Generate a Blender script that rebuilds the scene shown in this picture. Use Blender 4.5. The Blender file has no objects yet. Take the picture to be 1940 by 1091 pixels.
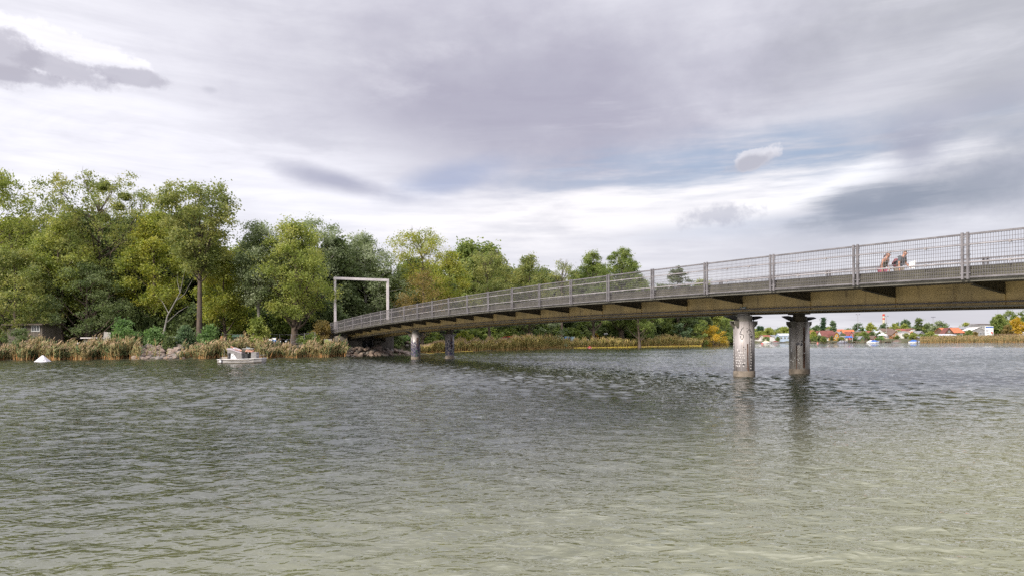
import bpy, math, random
import numpy as np
from mathutils import Vector, Matrix

scn = bpy.context.scene
COL = scn.collection
PI = math.pi

# ------------------------------------------------------------------ camera
F, CX, HY, ROLL, EYE = 1300.0, 970.0, 647.2, 0.008, 1.8      # photo pixels
cam = bpy.data.cameras.new('camera')
cam.sensor_width = 36.0
cam.lens = F / 1940.0 * 36.0
cam.shift_y = (HY - 545.5) / 1940.0
cam.clip_start, cam.clip_end = 0.1, 6000
camo = bpy.data.objects.new('camera', cam)
COL.objects.link(camo)
cr, sr = math.cos(ROLL), math.sin(ROLL)
camo.matrix_world = Matrix(((cr, sr, 0, 0), (0, 0, -1, 0), (-sr, cr, 0, EYE), (0, 0, 0, 1)))
scn.camera = camo

# ------------------------------------------------------------------ exposure
scn.view_settings.view_transform = 'Standard'
scn.view_settings.look = 'None'
scn.view_settings.gamma = 1.0
scn.view_settings.exposure = 1.88
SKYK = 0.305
scn.cycles.use_denoising = False
scn.cycles.sample_clamp_indirect = 3.0

# ------------------------------------------------------------------ sun
SUN_EL, SUN_AZ = math.radians(30), math.radians(-140)         # azimuth from +Y to +X
sd = Vector((math.sin(SUN_AZ) * math.cos(SUN_EL), math.cos(SUN_AZ) * math.cos(SUN_EL), math.sin(SUN_EL)))
sl = bpy.data.lights.new('sun', 'SUN')
sl.energy, sl.angle, sl.color = 1.5, math.radians(12), (1.0, 0.93, 0.82)
so = bpy.data.objects.new('sun', sl)
COL.objects.link(so)
so.rotation_euler = sd.to_track_quat('Z', 'Y').to_euler()
so.location = (-40, -30, 60)

# ------------------------------------------------------------------ node helper
class NB:
    def __init__(s, tree):
        s.t = tree; s.n = tree.nodes; s.l = tree.links
    def node(s, typ, **kw):
        nd = s.n.new(typ)
        for k, v in kw.items(): setattr(nd, k, v)
        return nd
    def put(s, sock, v):
        if isinstance(v, bpy.types.NodeSocket): s.l.new(v, sock)
        else: sock.default_value = v
    def m(s, op, a, b=0.0, c=0.0):
        nd = s.node('ShaderNodeMath', operation=op)
        s.put(nd.inputs[0], a); s.put(nd.inputs[1], b)
        if len(nd.inputs) > 2: s.put(nd.inputs[2], c)
        return nd.outputs[0]
    def ss(s, x, lo, hi, a=0.0, b=1.0):
        nd = s.node('ShaderNodeMapRange', interpolation_type='SMOOTHSTEP')
        s.put(nd.inputs[0], x); nd.inputs[1].default_value = lo; nd.inputs[2].default_value = hi
        nd.inputs[3].default_value = a; nd.inputs[4].default_value = b
        return nd.outputs[0]
    def mix(s, f, a, b):
        nd = s.node('ShaderNodeMix', data_type='RGBA')
        s.put(nd.inputs[0], f)
        for i, v in ((6, a), (7, b)):
            s.put(nd.inputs[i], v if isinstance(v, bpy.types.NodeSocket) else (*v[:3], 1.0))
        return nd.outputs[2]
    def noise(s, vec, scale, detail=4, rough=0.55, dist=0.0):
        nd = s.node('ShaderNodeTexNoise')
        if vec is not None: s.l.new(vec, nd.inputs['Vector'])
        nd.inputs['Scale'].default_value = scale; nd.inputs['Detail'].default_value = detail
        nd.inputs['Roughness'].default_value = rough; nd.inputs['Distortion'].default_value = dist
        return nd.outputs[0]
    def mapping(s, vec, loc=(0, 0, 0), rot=(0, 0, 0), scale=(1, 1, 1)):
        nd = s.node('ShaderNodeMapping')
        s.l.new(vec, nd.inputs[0]); nd.inputs[1].default_value = loc
        nd.inputs[2].default_value = rot; nd.inputs[3].default_value = scale
        return nd.outputs[0]
    def comb(s, x, y, z=0.0):
        nd = s.node('ShaderNodeCombineXYZ')
        s.put(nd.inputs[0], x); s.put(nd.inputs[1], y); s.put(nd.inputs[2], z)
        return nd.outputs[0]

# ------------------------------------------------------------------ sky
wd = bpy.data.worlds.new('World'); scn.world = wd
wd.use_nodes = True
wd.node_tree.nodes.clear()
W = NB(wd.node_tree)
def build_sky():
    tc = W.node('ShaderNodeTexCoord')
    sep = W.node('ShaderNodeSeparateXYZ'); W.l.new(tc.outputs['Generated'], sep.inputs[0])
    x, y, z = sep.outputs
    zc = W.m('MAXIMUM', z, 0.0)
    az = W.m('ARCTAN2', x, y)
    hor = W.m('SQRT', W.m('ADD', W.m('MULTIPLY', x, x), W.m('MULTIPLY', y, y)))
    el = W.m('ARCTAN2', z, hor)
    den = W.m('ADD', zc, 0.10)
    plane = W.comb(W.m('DIVIDE', x, den), W.m('DIVIDE', y, den))       # a flat cloud layer overhead
    rot = W.mapping(plane, rot=(0, 0, 0.35), scale=(0.55, 1.0, 1))
    n1 = W.noise(rot, 0.8, 7, 0.56, 0.35)
    n2 = W.noise(W.mapping(plane, loc=(3.7, 1.2, 0), rot=(0, 0, -0.25), scale=(0.35, 1.3, 1)), 1.6, 8, 0.6, 0.5)
    sph = W.comb(az, el)
    nw = W.noise(W.mapping(sph, scale=(1, 1.6, 1)), 6.0, 6, 0.58)
    nc = W.noise(sph, 22.0, 6, 0.62)
    nc2 = W.noise(W.mapping(sph, scale=(1, 1.35, 1)), 15.0, 9, 0.66)
    ns = W.noise(W.mapping(sph, rot=(0, 0, 0.1), scale=(0.22, 1.9, 1)), 22.0, 6, 0.6)
    def azel(px, py):
        X, Z = (px - CX + ROLL * (HY - py)) / F, (HY - py - ROLL * (px - CX)) / F
        return math.atan2(X, 1), math.atan2(Z, math.hypot(X, 1))
    def blob(px, py, rx, ry, ang=0.0, warp=0.9, nz=nw, lo=1.15, hi=0.25):
        a0, e0 = azel(px, py)
        k = math.cos(a0) ** 2
        da, de = W.m('SUBTRACT', az, a0), W.m('SUBTRACT', el, e0)
        c, s = math.cos(ang), math.sin(ang)
        p = W.m('ADD', W.m('MULTIPLY', da, c), W.m('MULTIPLY', de, s))
        q = W.m('SUBTRACT', W.m('MULTIPLY', de, c), W.m('MULTIPLY', da, s))
        p = W.m('MULTIPLY', p, F / rx / k); q = W.m('MULTIPLY', q, F / ry)
        d = W.m('SQRT', W.m('ADD', W.m('MULTIPLY', p, p), W.m('MULTIPLY', q, q)))
        d = W.m('ADD', d, W.m('MULTIPLY', W.m('SUBTRACT', nz, 0.5), warp))
        return W.ss(d, lo, hi)
    WHITE, GREY, LILAC, SLATE, BLUE = (.95, .935, .99), (.50, .50, .54), (.41, .39, .47), (.25, .27, .335), (.29, .40, .56)
    tx = W.ss(n1, 0.36, 0.64)
    col = W.mix(tx, (.60, .59, .65), (.78, .77, .82))
    col = W.mix(W.m('MULTIPLY', W.ss(n2, 0.46, 0.70), 0.35), col, (.50, .49, .565))
    # broad bright and dull areas of the overcast
    col = W.mix(W.m('MULTIPLY', blob(150, 260, 900, 330, 0, 1.2, nw, 1.35, 0.0), 0.92), col, WHITE)
    col = W.mix(W.m('MULTIPLY', blob(1030, 205, 680, 210, -0.1, 1.4, nw, 1.3, 0.0), 0.95), col, LILAC)
    col = W.mix(W.m('MULTIPLY', blob(1830, 90, 520, 260, 0.5, 1.3, nw, 1.3, 0.0), 0.8), col, (.38, .38, .41))
    col = W.mix(W.m('MULTIPLY', blob(560, 360, 380, 110, 0, 1.2, nw, 1.3, 0.0), 0.55), col, WHITE)
    col = W.mix(W.m('MULTIPLY', blob(1590, 195, 300, 80, 0.2, 1.4, ns, 1.3, 0.0), 0.7), col, (.70, .69, .74))
    # bluish gap with streaks above the white band
    gap = W.m('MULTIPLY', blob(1370, 318, 480, 75, 0.03, 1.3, nw, 1.2, 0.1), W.ss(ns, 0.32, 0.62, 0.15, 1.0))
    col = W.mix(W.m('MULTIPLY', gap, 0.85), col, BLUE)
    col = W.mix(W.m('MULTIPLY', blob(850, 338, 130, 30, 0.22, 1.6, nw, 1.4, 0.1), 0.85), col, (.38, .42, .57))
    col = W.mix(W.m('MULTIPLY', blob(645, 345, 130, 20, -0.18, 1.6, nw, 1.4, 0.1), 0.85), col, (.38, .38, .48))
    col = W.mix(W.m('MULTIPLY', blob(1230, 405, 620, 62, 0.04, 1.6, ns, 1.3, 0.2), 0.95), col, (.97, .935, .94))
    col = W.mix(W.m('MULTIPLY', blob(1600, 345, 200, 30, 0.18, 1.7, ns, 1.3, 0.1), 0.85), col, (.98, .97, 1.0))
    col = W.mix(W.m('MULTIPLY', blob(1420, 432, 300, 22, 0.03, 2.2, ns, 1.4, 0.1), 0.6), col, (.45, .49, .60))
    col = W.mix(W.m('MULTIPLY', blob(1370, 406, 95, 22, 0.05, 3.2, nc, 1.0, 0.1), 0.65), col, (.40, .40, .48))
    col = W.mix(W.m('MULTIPLY', blob(1600, 430, 260, 50, 0.15, 1.8, ns, 1.3, 0.1), 0.65), col, (.38, .39, .46))
    col = W.mix(W.m('MULTIPLY', blob(1655, 384, 150, 44, 0.12, 2.4, ns, 1.2, 0.2), 0.85), col, SLATE)
    col = W.mix(W.m('MULTIPLY', blob(1860, 345, 210, 58, 0.12, 2.0, nw, 1.2, 0.1), 0.85), col, (.255, .275, .335))
    col = W.mix(W.m('MULTIPLY', blob(1738, 276, 80, 46, 0.2, 1.8, nw, 1.3, 0.1), 0.8), col, (.34, .34, .42))
    col = W.mix(W.m('MULTIPLY', blob(1790, 215, 240, 26, 0.12, 2.0, ns, 1.3, 0.1), 0.5), col, (.42, .42, .50))
    col = W.mix(W.m('MULTIPLY', blob(1000, 500, 800, 60, 0, 1.0, ns, 1.3, 0.1), 0.40), col, (.80, .77, .81))
    # cumulus at the upper left: bright crown, grey belly
    top = blob(130, 98, 200, 34, -0.2, 2.4, nc2, 1.0, 0.7)
    col = W.mix(W.m('MULTIPLY', top, 0.85), col, (.97, .95, 1.0))
    for bx, by, rx, ry, an in ((5, 108, 105, 40, -0.14), (120, 132, 105, 27, -0.10), (250, 147, 95, 15, -0.04), (60, 146, 130, 14, 0)):
        col = W.mix(W.m('MULTIPLY', blob(bx, by, rx, ry, an, 2.3, nc2, 1.1, 0.62), 0.72), col, (.45, .43, .49))
    col = W.mix(W.m('MULTIPLY', blob(399, 171, 18, 7, 0, 1.4, nc, 1.2, .2), 0.6), col, (.55, .54, .6))
    # small lone cumulus
    col = W.mix(W.m('MULTIPLY', blob(1430, 300, 56, 17, 0.24, 2.6, nc, 1.0, 0.7), 0.85), col, (.74, .72, .76))
    col = W.mix(W.m('MULTIPLY', blob(1424, 308, 56, 14, 0.2, 2.2, nc, 1.1, 0.4), 0.85), col, (.44, .43, .48))
    # fine streaks everywhere
    nm = W.noise(W.mapping(sph, loc=(2, 1, 0), rot=(0, 0, -0.12), scale=(0.45, 1.7, 1)), 7.0, 8, 0.62, 0.6)
    col = W.mix(W.ss(nm, 0.50, 0.74, 0.0, 0.30), col, (.44, .43, .505))
    col = W.mix(W.ss(nm, 0.47, 0.28, 0.0, 0.20), col, (.97, .95, .99))
    col = W.mix(W.ss(ns, 0.35, 0.70, 0.0, 0.26), col, (.50, .49, .56))
    skyt = W.node('ShaderNodeTexSky', sky_type='NISHITA', sun_disc=False)
    skyt.sun_elevation = SUN_EL; skyt.sun_rotation = SUN_AZ
    b1, b2 = W.node('ShaderNodeBackground'), W.node('ShaderNodeBackground')
    W.l.new(skyt.outputs[0], b1.inputs[0]); b1.inputs[1].default_value = 0.05
    bc = W.node('ShaderNodeBrightContrast'); W.l.new(col, bc.inputs[0]); bc.inputs[1].default_value = -.005; bc.inputs[2].default_value = 0.09
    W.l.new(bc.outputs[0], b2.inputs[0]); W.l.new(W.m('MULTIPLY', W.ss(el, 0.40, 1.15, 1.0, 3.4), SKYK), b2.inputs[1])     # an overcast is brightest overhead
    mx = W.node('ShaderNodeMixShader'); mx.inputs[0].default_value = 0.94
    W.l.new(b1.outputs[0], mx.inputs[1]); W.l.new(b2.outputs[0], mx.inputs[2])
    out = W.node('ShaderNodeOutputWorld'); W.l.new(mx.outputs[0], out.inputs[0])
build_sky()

# ------------------------------------------------------------------ object helpers
def tag(o, label=None, cat=None, group=None, kind=None):
    if label: o['label'] = label
    if cat: o['category'] = cat
    if group: o['group'] = group
    if kind: o['kind'] = kind
    return o
def empty(name, loc=(0, 0, 0), rz=0.0, label=None, cat=None, group=None):
    o = bpy.data.objects.new(name, None); COL.objects.link(o)
    o.location = loc; o.rotation_euler = (0, 0, rz); o.empty_display_size = 0.3
    return tag(o, label, cat, group)
def link(name, me, parent=None, loc=None):
    o = bpy.data.objects.new(name, me); COL.objects.link(o)
    if parent is not None: o.parent = parent
    if loc is not None: o.location = loc
    return o
def np_mesh(name, verts, quads, mats, midx=None, smooth=False):
    me = bpy.data.meshes.new(name)
    v = np.ascontiguousarray(verts, dtype=np.float32); q = np.ascontiguousarray(quads, dtype=np.int32)
    k = q.shape[1]
    me.vertices.add(len(v)); me.vertices.foreach_set('co', v.ravel())
    me.loops.add(q.size); me.loops.foreach_set('vertex_index', q.ravel())
    me.polygons.add(len(q)); me.polygons.foreach_set('loop_start', np.arange(0, q.size, k, dtype=np.int32))
    for m_ in (mats if isinstance(mats, (list, tuple)) else [mats]): me.materials.append(m_)
    if midx is not None: me.polygons.foreach_set('material_index', np.ascontiguousarray(midx, dtype=np.int32))
    if smooth: me.polygons.foreach_set('use_smooth', np.ones(len(q), dtype=bool))
    me.update(calc_edges=True); me.validate()
    return me

class MB:
    """collects shapes; build() links them as one mesh object"""
    def __init__(s): s.v = []; s.f = []; s.mi = []; s.cur = 0; s.sm = []; s.smooth = False
    def add(s, vs, fs):
        b = len(s.v); s.v += [tuple(p) for p in vs]
        for f in fs: s.f.append(tuple(b + i for i in f)); s.mi.append(s.cur); s.sm.append(s.smooth)
        return s
    def box(s, c, d, rz=0.0, taper=1.0):
        cx, cy, cz = c; hx, hy, hz = d[0] / 2, d[1] / 2, d[2] / 2
        ca, sa = math.cos(rz), math.sin(rz); vs = []
        for k in (-1, 1):
            t = taper if k > 0 else 1.0
            for i, j in ((-1, -1), (1, -1), (1, 1), (-1, 1)):
                a, b = i * hx * t, j * hy * t
                vs.append((cx + a * ca - b * sa, cy + a * sa + b * ca, cz + k * hz))
        return s.add(vs, [(3, 2, 1, 0), (4, 5, 6, 7), (0, 1, 5, 4), (1, 2, 6, 5), (2, 3, 7, 6), (3, 0, 4, 7)])
    def hexa(s, vs): return s.add(vs, [(3, 2, 1, 0), (4, 5, 6, 7), (0, 1, 5, 4), (1, 2, 6, 5), (2, 3, 7, 6), (3, 0, 4, 7)])
    def bar(s, a, b, wd_, hg):
        a, b = Vector(a), Vector(b); d = (b - a).normalized()
        up = Vector((0, 0, 1)) if abs(d.z) < 0.95 else Vector((0, 1, 0))
        sx = d.cross(up).normalized() * wd_ / 2; uz = sx.cross(d).normalized() * hg / 2
        return s.hexa([a - sx - uz, a + sx - uz, a + sx + uz, a - sx + uz, b - sx - uz, b + sx - uz, b + sx + uz, b - sx + uz])
    def tube(s, pts, r, n=8, cap=True):
        pts = [Vector(p) for p in pts]; rs = r if isinstance(r, (list, tuple)) else [r] * len(pts)
        vs = []; N = len(pts); prev = None
        for i, p in enumerate(pts):
            d = (pts[min(i + 1, N - 1)] - pts[max(i - 1, 0)]).normalized()
            up = Vector((0, 0, 1)) if abs(d.z) < 0.92 else Vector((1, 0, 0))
            if prev is None: sx = d.cross(up).normalized()
            else:
                sx = (prev - d * prev.dot(d)).normalized()
            prev = sx
            sy = sx.cross(d).normalized()
            for k in range(n):
                t = 2 * PI * k / n
                vs.append(p + (sx * math.cos(t) + sy * math.sin(t)) * rs[i])
        fs = []
        for i in range(N - 1):
            for k in range(n):
                fs.append((i * n + k, i * n + (k + 1) % n, (i + 1) * n + (k + 1) % n, (i + 1) * n + k))
        if cap:
            fs.append(tuple(range(n))); fs.append(tuple((N - 1) * n + k for k in range(n - 1, -1, -1)))
        return s.add(vs, fs)
    def lathe(s, prof, c=(0, 0, 0), n=24):
        vs = [(c[0] + r * math.cos(2 * PI * k / n), c[1] + r * math.sin(2 * PI * k / n), c[2] + z) for r, z in prof for k in range(n)]
        fs = []
        for i in range(len(prof) - 1):
            for k in range(n): fs.append((i * n + k, i * n + (k + 1) % n, (i + 1) * n + (k + 1) % n, (i + 1) * n + k))
        fs.append(tuple(range(n - 1, -1, -1))); fs.append(tuple((len(prof) - 1) * n + k for k in range(n)))
        return s.add(vs, fs)
    def ball(s, c, r, n=12, sc=(1, 1, 1)):
        c = Vector(c); vs = []; fs = []; m_ = n // 2
        for i in range(1, m_):
            ph = PI * i / m_
            for k in range(n):
                t = 2 * PI * k / n
                vs.append(c + Vector((r * sc[0] * math.sin(ph) * math.cos(t), r * sc[1] * math.sin(ph) * math.sin(t), r * sc[2] * math.cos(ph))))
        for i in range(m_ - 2):
            for k in range(n): fs.append((i * n + k, (i + 1) * n + k, (i + 1) * n + (k + 1) % n, i * n + (k + 1) % n))
        t0 = len(vs); vs += [c + Vector((0, 0, r * sc[2])), c - Vector((0, 0, r * sc[2]))]
        for k in range(n):
            fs.append((t0, k, (k + 1) % n)); b = (m_ - 2) * n; fs.append((t0 + 1, b + (k + 1) % n, b + k))
        return s.add(vs, fs)
    def prism(s, poly, axis_a, axis_b, off):
        """polygon (list of 3-D points) extruded by vector off"""
        n = len(poly); off = Vector(off); vs = [Vector(p) for p in poly] + [Vector(p) + off for p in poly]
        fs = [tuple(range(n - 1, -1, -1)), tuple(range(n, 2 * n))]
        for k in range(n): fs.append((k, (k + 1) % n, n + (k + 1) % n, n + k))
        return s.add(vs, fs)
    def build(s, name, mat, parent=None, loc=None):
        me = bpy.data.meshes.new(name); me.from_pydata(s.v, [], s.f)
        for m_ in (mat if isinstance(mat, (list, tuple)) else [mat]): me.materials.append(m_)
        me.polygons.foreach_set('material_index', s.mi); me.polygons.foreach_set('use_smooth', s.sm)
        me.update()
        return link(name, me, parent, loc)

# ------------------------------------------------------------------ photo pixel -> place
def px_X(px, D, z=0.0): return D * (px - CX) / F + ROLL * (z - EYE)
def py_Z(px, py, D): return EYE + D * (HY - py - ROLL * (px - CX)) / F
def hor(px): return HY + ROLL * (CX - px)
def row_D(px, py): return EYE * F / (py - hor(px))

# ------------------------------------------------------------------ materials
def mat(name, c1, c2=None, scale=3.0, rough=0.7, metal=0.0, bump=0.0, bscale=None, detail=6, stretch=(1, 1, 1), lo=.35, hi=.65, spec=0.4, coord='Object'):
    m_ = bpy.data.materials.new(name); m_.use_nodes = True
    b = NB(m_.node_tree); bs = m_.node_tree.nodes['Principled BSDF']
    bs.inputs['Roughness'].default_value = rough; bs.inputs['Metallic'].default_value = metal
    bs.inputs['Specular IOR Level'].default_value = spec
    tc = b.node('ShaderNodeTexCoord'); vec = b.mapping(tc.outputs[coord], scale=stretch)
    if c2 is None: c2 = tuple(min(1, v * 0.78) for v in c1)
    n = b.noise(vec, scale, detail, 0.62)
    b.l.new(b.mix(b.ss(n, lo, hi), c1, c2), bs.inputs['Base Color'])
    rn = b.ss(b.noise(vec, scale * 2.3, 4), 0.3, 0.7, max(0, rough - .12), min(1, rough + .12))
    b.l.new(rn, bs.inputs['Roughness'])
    if bump:
        bp = b.node('ShaderNodeBump'); bp.inputs['Strength'].default_value = 0.6; bp.inputs['Distance'].default_value = bump
        b.l.new(b.noise(vec, bscale or scale * 4, 6), bp.inputs['Height']); b.l.new(bp.outputs[0], bs.inputs['Normal'])
    return m_
def leafmat(name, cols, trans=0.48, clump=0.35):
    m_ = bpy.data.materials.new(name); m_.use_nodes = True
    b = NB(m_.node_tree); b.n.clear()
    geo = b.node('ShaderNodeNewGeometry'); tc = b.node('ShaderNodeTexCoord')
    rp = b.node('ShaderNodeValToRGB'); cr_ = rp.color_ramp; cr_.interpolation = 'LINEAR'
    while len(cr_.elements) < len(cols): cr_.elements.new(0.5)
    for i, c in enumerate(cols):
        cr_.elements[i].position = i / (len(cols) - 1); cr_.elements[i].color = (*c, 1)
    cl = b.noise(tc.outputs['Object'], clump, 3, 0.5)
    f = b.m('ADD', b.m('MULTIPLY', geo.outputs['Random Per Island'], 0.45), b.ss(cl, 0.32, 0.68, 0.0, 0.55))
    b.l.new(f, rp.inputs[0])
    d, t, mx = b.node('ShaderNodeBsdfPrincipled'), b.node('ShaderNodeBsdfTranslucent'), b.node('ShaderNodeMixShader')
    d.inputs['Roughness'].default_value = 0.55; d.inputs['Specular IOR Level'].default_value = 0.25
    b.l.new(rp.outputs[0], d.inputs['Base Color'])
    hs = b.node('ShaderNodeHueSaturation'); hs.inputs['Saturation'].default_value = 1.15; hs.inputs['Value'].default_value = 1.5
    b.l.new(rp.outputs[0], hs.inputs['Color']); b.l.new(hs.outputs[0], t.inputs[0])
    mx.inputs[0].default_value = trans
    b.l.new(d.outputs[0], mx.inputs[1]); b.l.new(t.outputs[0], mx.inputs[2])
    o = b.node('ShaderNodeOutputMaterial'); b.l.new(mx.outputs[0], o.inputs[0])
    return m_
# ------------------------------------------------------------------ bridge frame of reference
UX, UY = -0.4741, 0.8805                 # along the bridge, away from the camera
WX, WY = 0.8805, 0.4741                  # across it, away from the camera
P0X, P0Y = 2.08, 55.54                   # crown of the bridge
def BR(t, w, z): return Vector((P0X + UX * t + WX * w, P0Y + UY * t + WY * w, z))
def ztop(t): return 5.69 - 0.00038 * t * t
def tw(X, Y):
    dx, dy = X - P0X, Y - P0Y
    return dx * UX + dy * UY, dx * WX + dy * WY

# ------------------------------------------------------------------ terrain
SHORE_PX = [(-900, 90), (-300, 87.5), (0, 86.7), (300, 85.4), (420, 86.5), (520, 87.6), (600, 89.8), (655, 91.5), (690, 93.5), (740, 97), (785, 104), (850, 128),
            (1000, 156), (1090, 183), (1200, 202), (1327, 229), (1380, 246)]
def shore_D(px):
    return float(np.interp(px, [p for p, _ in SHORE_PX], [d for _, d in SHORE_PX]))
LAKE = [(-700, -40), (-120, -10), (-20, -0.5), (0, 1.6), (8, 3.0), (20, 8), (32, 15), (70, 28), (200, 60), (900, 110)]
FAR = [(900, 300), (px_X(1940, 283), 283), (px_X(1745, 300), 300), (px_X(1640, 326), 326), (px_X(1550, 350), 350), (px_X(1450, 430), 430),
       (px_X(1400, 440), 440), (px_X(1389, 330), 330), (px_X(1392, 270), 270)]
LAKE = LAKE + FAR + [(px_X(p, d), d) for p, d in SHORE_PX[::-1]] + [(-700, 95)]
LK = np.array(LAKE)
def lake_sd(X, Y):
    """signed distance to the shoreline, positive on land"""
    X = np.asarray(X, float); Y = np.asarray(Y, float)
    best = np.full(X.shape, 1e9); inside = np.zeros(X.shape, bool)
    for i in range(len(LK)):
        ax, ay = LK[i]; bx, by = LK[(i + 1) % len(LK)]
        ex, ey = bx - ax, by - ay
        t = np.clip(((X - ax) * ex + (Y - ay) * ey) / (ex * ex + ey * ey), 0, 1)
        best = np.minimum(best, np.hypot(X - ax - t * ex, Y - ay - t * ey))
        cond = (ay > Y) != (by > Y)
        with np.errstate(divide='ignore', invalid='ignore'):
            xi = ax + (Y - ay) * ex / (ey if ey != 0 else 1e-9)
        inside ^= cond & (X < xi)
    return np.where(inside, -best, best)
def sst(x): x = np.clip(x, 0, 1); return x * x * (3 - 2 * x)
def ground_z(X, Y):
    X = np.asarray(X, float); Y = np.asarray(Y, float)
    d = lake_sd(X, Y)
    wig = 0.12 * np.sin(X * 0.9 + 1.3 * np.sin(Y * 0.5)) + 0.1 * np.sin(Y * 0.7 + X * 0.31)
    land = 0.02 + 1.0 * sst(d / 4.5) + 0.9 * sst((d - 3) / 20) + wig * sst(d / 3)
    near = Y < 70
    land = np.where(near, 0.02 + 0.35 * sst(d / 3) + 1.3 * sst((d - 6) / 25), land)
    lake = -np.minimum(1.9, 0.22 * np.abs(d) + 0.02)
    z = np.where(d > 0, land, lake)
    dx, dy = X - P0X, Y - P0Y
    t, w = dx * UX + dy * UY, dx * WX + dy * WY
    ramp = 3.35 * sst(1 - (np.abs(w) - 4.2) / 6.5) * sst((np.abs(t) - 51.2) / 0.6) * (1 - 0.5 * sst((np.abs(t) - 58) / 30))
    z = np.where(d > -3, np.maximum(z, ramp), z)
    return z
def gz(X, Y): return float(ground_z(np.array([X]), np.array([Y]))[0])
def spot(px, D, sink=0.0):
    X = px_X(px, D, 1.5)
    return Vector((X, D, gz(X, D) - sink))

def axis(core, outer):
    return np.unique(np.concatenate([core, outer]))
def build_ground():
    xs = axis(np.arange(-110, 262, 2.0), np.array([-3000, -2000, -1200, -800, -500, -350, -250, -200, -160, -130, 280, 310, 350, 420, 520, 700, 1000, 1600, 2400, 3500]))
    ys = axis(np.arange(-20, 460, 2.0), np.array([-400, -200, -100, -60, -35, 480, 520, 600, 750, 1000, 1500, 2200, 3200, 4800]))
    gx, gy = np.meshgrid(xs, ys)
    z = ground_z(gx, gy)
    v = np.stack([gx, gy, z], -1).reshape(-1, 3)
    nx, ny = len(xs), len(ys)
    i = (np.arange(ny - 1)[:, None] * nx + np.arange(nx - 1)[None]).ravel()
    q = np.stack([i, i + 1, i + 1 + nx, i + nx], 1)
    m_ = mat('bank_soil', (.045, .055, .018), (.10, .085, .045), 0.35, 0.95, bump=0.15, bscale=2.0, detail=8)
    tag(link('ground', np_mesh('ground', v, q, m_, smooth=True)), kind='structure')
build_ground()

# ------------------------------------------------------------------ water
def water_mat():
    m_ = bpy.data.materials.new('lake_water'); m_.use_nodes = True
    b = NB(m_.node_tree); bs = b.n['Principled BSDF']
    tc = b.node('ShaderNodeTexCoord'); pos = tc.outputs['Object']
    sep = b.node('ShaderNodeSeparateXYZ'); b.l.new(pos, sep.inputs[0]); x, y = sep.outputs[0], sep.outputs[1]
    # shallow sandy water by the near bank, deeper and darker further out
    nz = b.noise(pos, 0.16, 4, 0.5)
    shx = b.m('SUBTRACT', y, b.m('MULTIPLY', x, 0.75))
    shal = b.ss(b.m('ADD', shx, b.m('MULTIPLY', b.m('SUBTRACT', nz, 0.5), 7)), 15.5, 0.0)
    col = b.mix(shal, (.018, .023, .014), (.170, .172, .092))
    weed = b.ss(b.noise(b.mapping(pos, scale=(1, 1.5, 1)), 0.9, 3), 0.62, 0.72)
    col = b.mix(b.m('MULTIPLY', b.m('MULTIPLY', weed, shal), 0.8), col, (.05, .055, .02))
    b.l.new(col, bs.inputs['Base Color'])
    bs.inputs['Roughness'].default_value = 0.03; bs.inputs['IOR'].default_value = 2.05
    def layer(scale, ang, stretch, dist, det=3, ridge=False):
        v = b.mapping(pos, rot=(0, 0, ang), scale=(stretch, 1, 1))
        n = b.noise(v, scale, det, 0.5, 0.5)
        if ridge: n = b.m('SUBTRACT', 1.0, b.m('ABSOLUTE', b.m('SUBTRACT', b.m('MULTIPLY', n, 3.0), 1.5)))
        return b.m('MULTIPLY', n, dist)
    h = layer(1.5, 0.25, 0.6, 0.012, 2)
    h = b.m('ADD', h, layer(3.0, 0.35, 0.65, 0.013, 2))
    h = b.m('ADD', h, layer(4.6, 0.40, 0.6, 0.0105, 1, True))
    h = b.m('ADD', h, layer(7.5, -0.45, 0.6, 0.0072, 1, True))
    h = b.m('ADD', h, layer(13.0, 0.15, 0.7, 0.0045, 2))
    h = b.m('ADD', h, layer(28.0, -0.2, 0.7, 0.0013, 2))
    # gusts leave smoother and rougher patches; the sheltered far water is calmer
    gust = b.ss(b.noise(b.mapping(pos, scale=(0.5, 1, 1)), 0.09, 4), 0.35, 0.65, 0.8, 1.2)
    gust = b.m('MULTIPLY', gust, b.ss(y, 20.0, 60.0, 1.0, 1.25))
    line = b.m('ABSOLUTE', b.m('SUBTRACT', y, b.m('ADD', b.m('MULTIPLY', x, 0.37), b.m('ADD', 31.6, b.m('MULTIPLY', b.noise(pos, 0.25, 2), 1.5)))))
    wake = b.m('MULTIPLY', b.ss(line, 0.85, 0.1), b.ss(x, 2.0, -8.0))
    gust = b.m('ADD', gust, b.m('MULTIPLY', wake, 1.0))
    h = b.m('MULTIPLY', h, gust)
    bp = b.node('ShaderNodeBump'); bp.inputs['Strength'].default_value = 1.0; bp.inputs['Distance'].default_value = 1.0
    b.l.new(h, bp.inputs['Height']); b.l.new(bp.outputs[0], bs.inputs['Normal'])
    return m_
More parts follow.
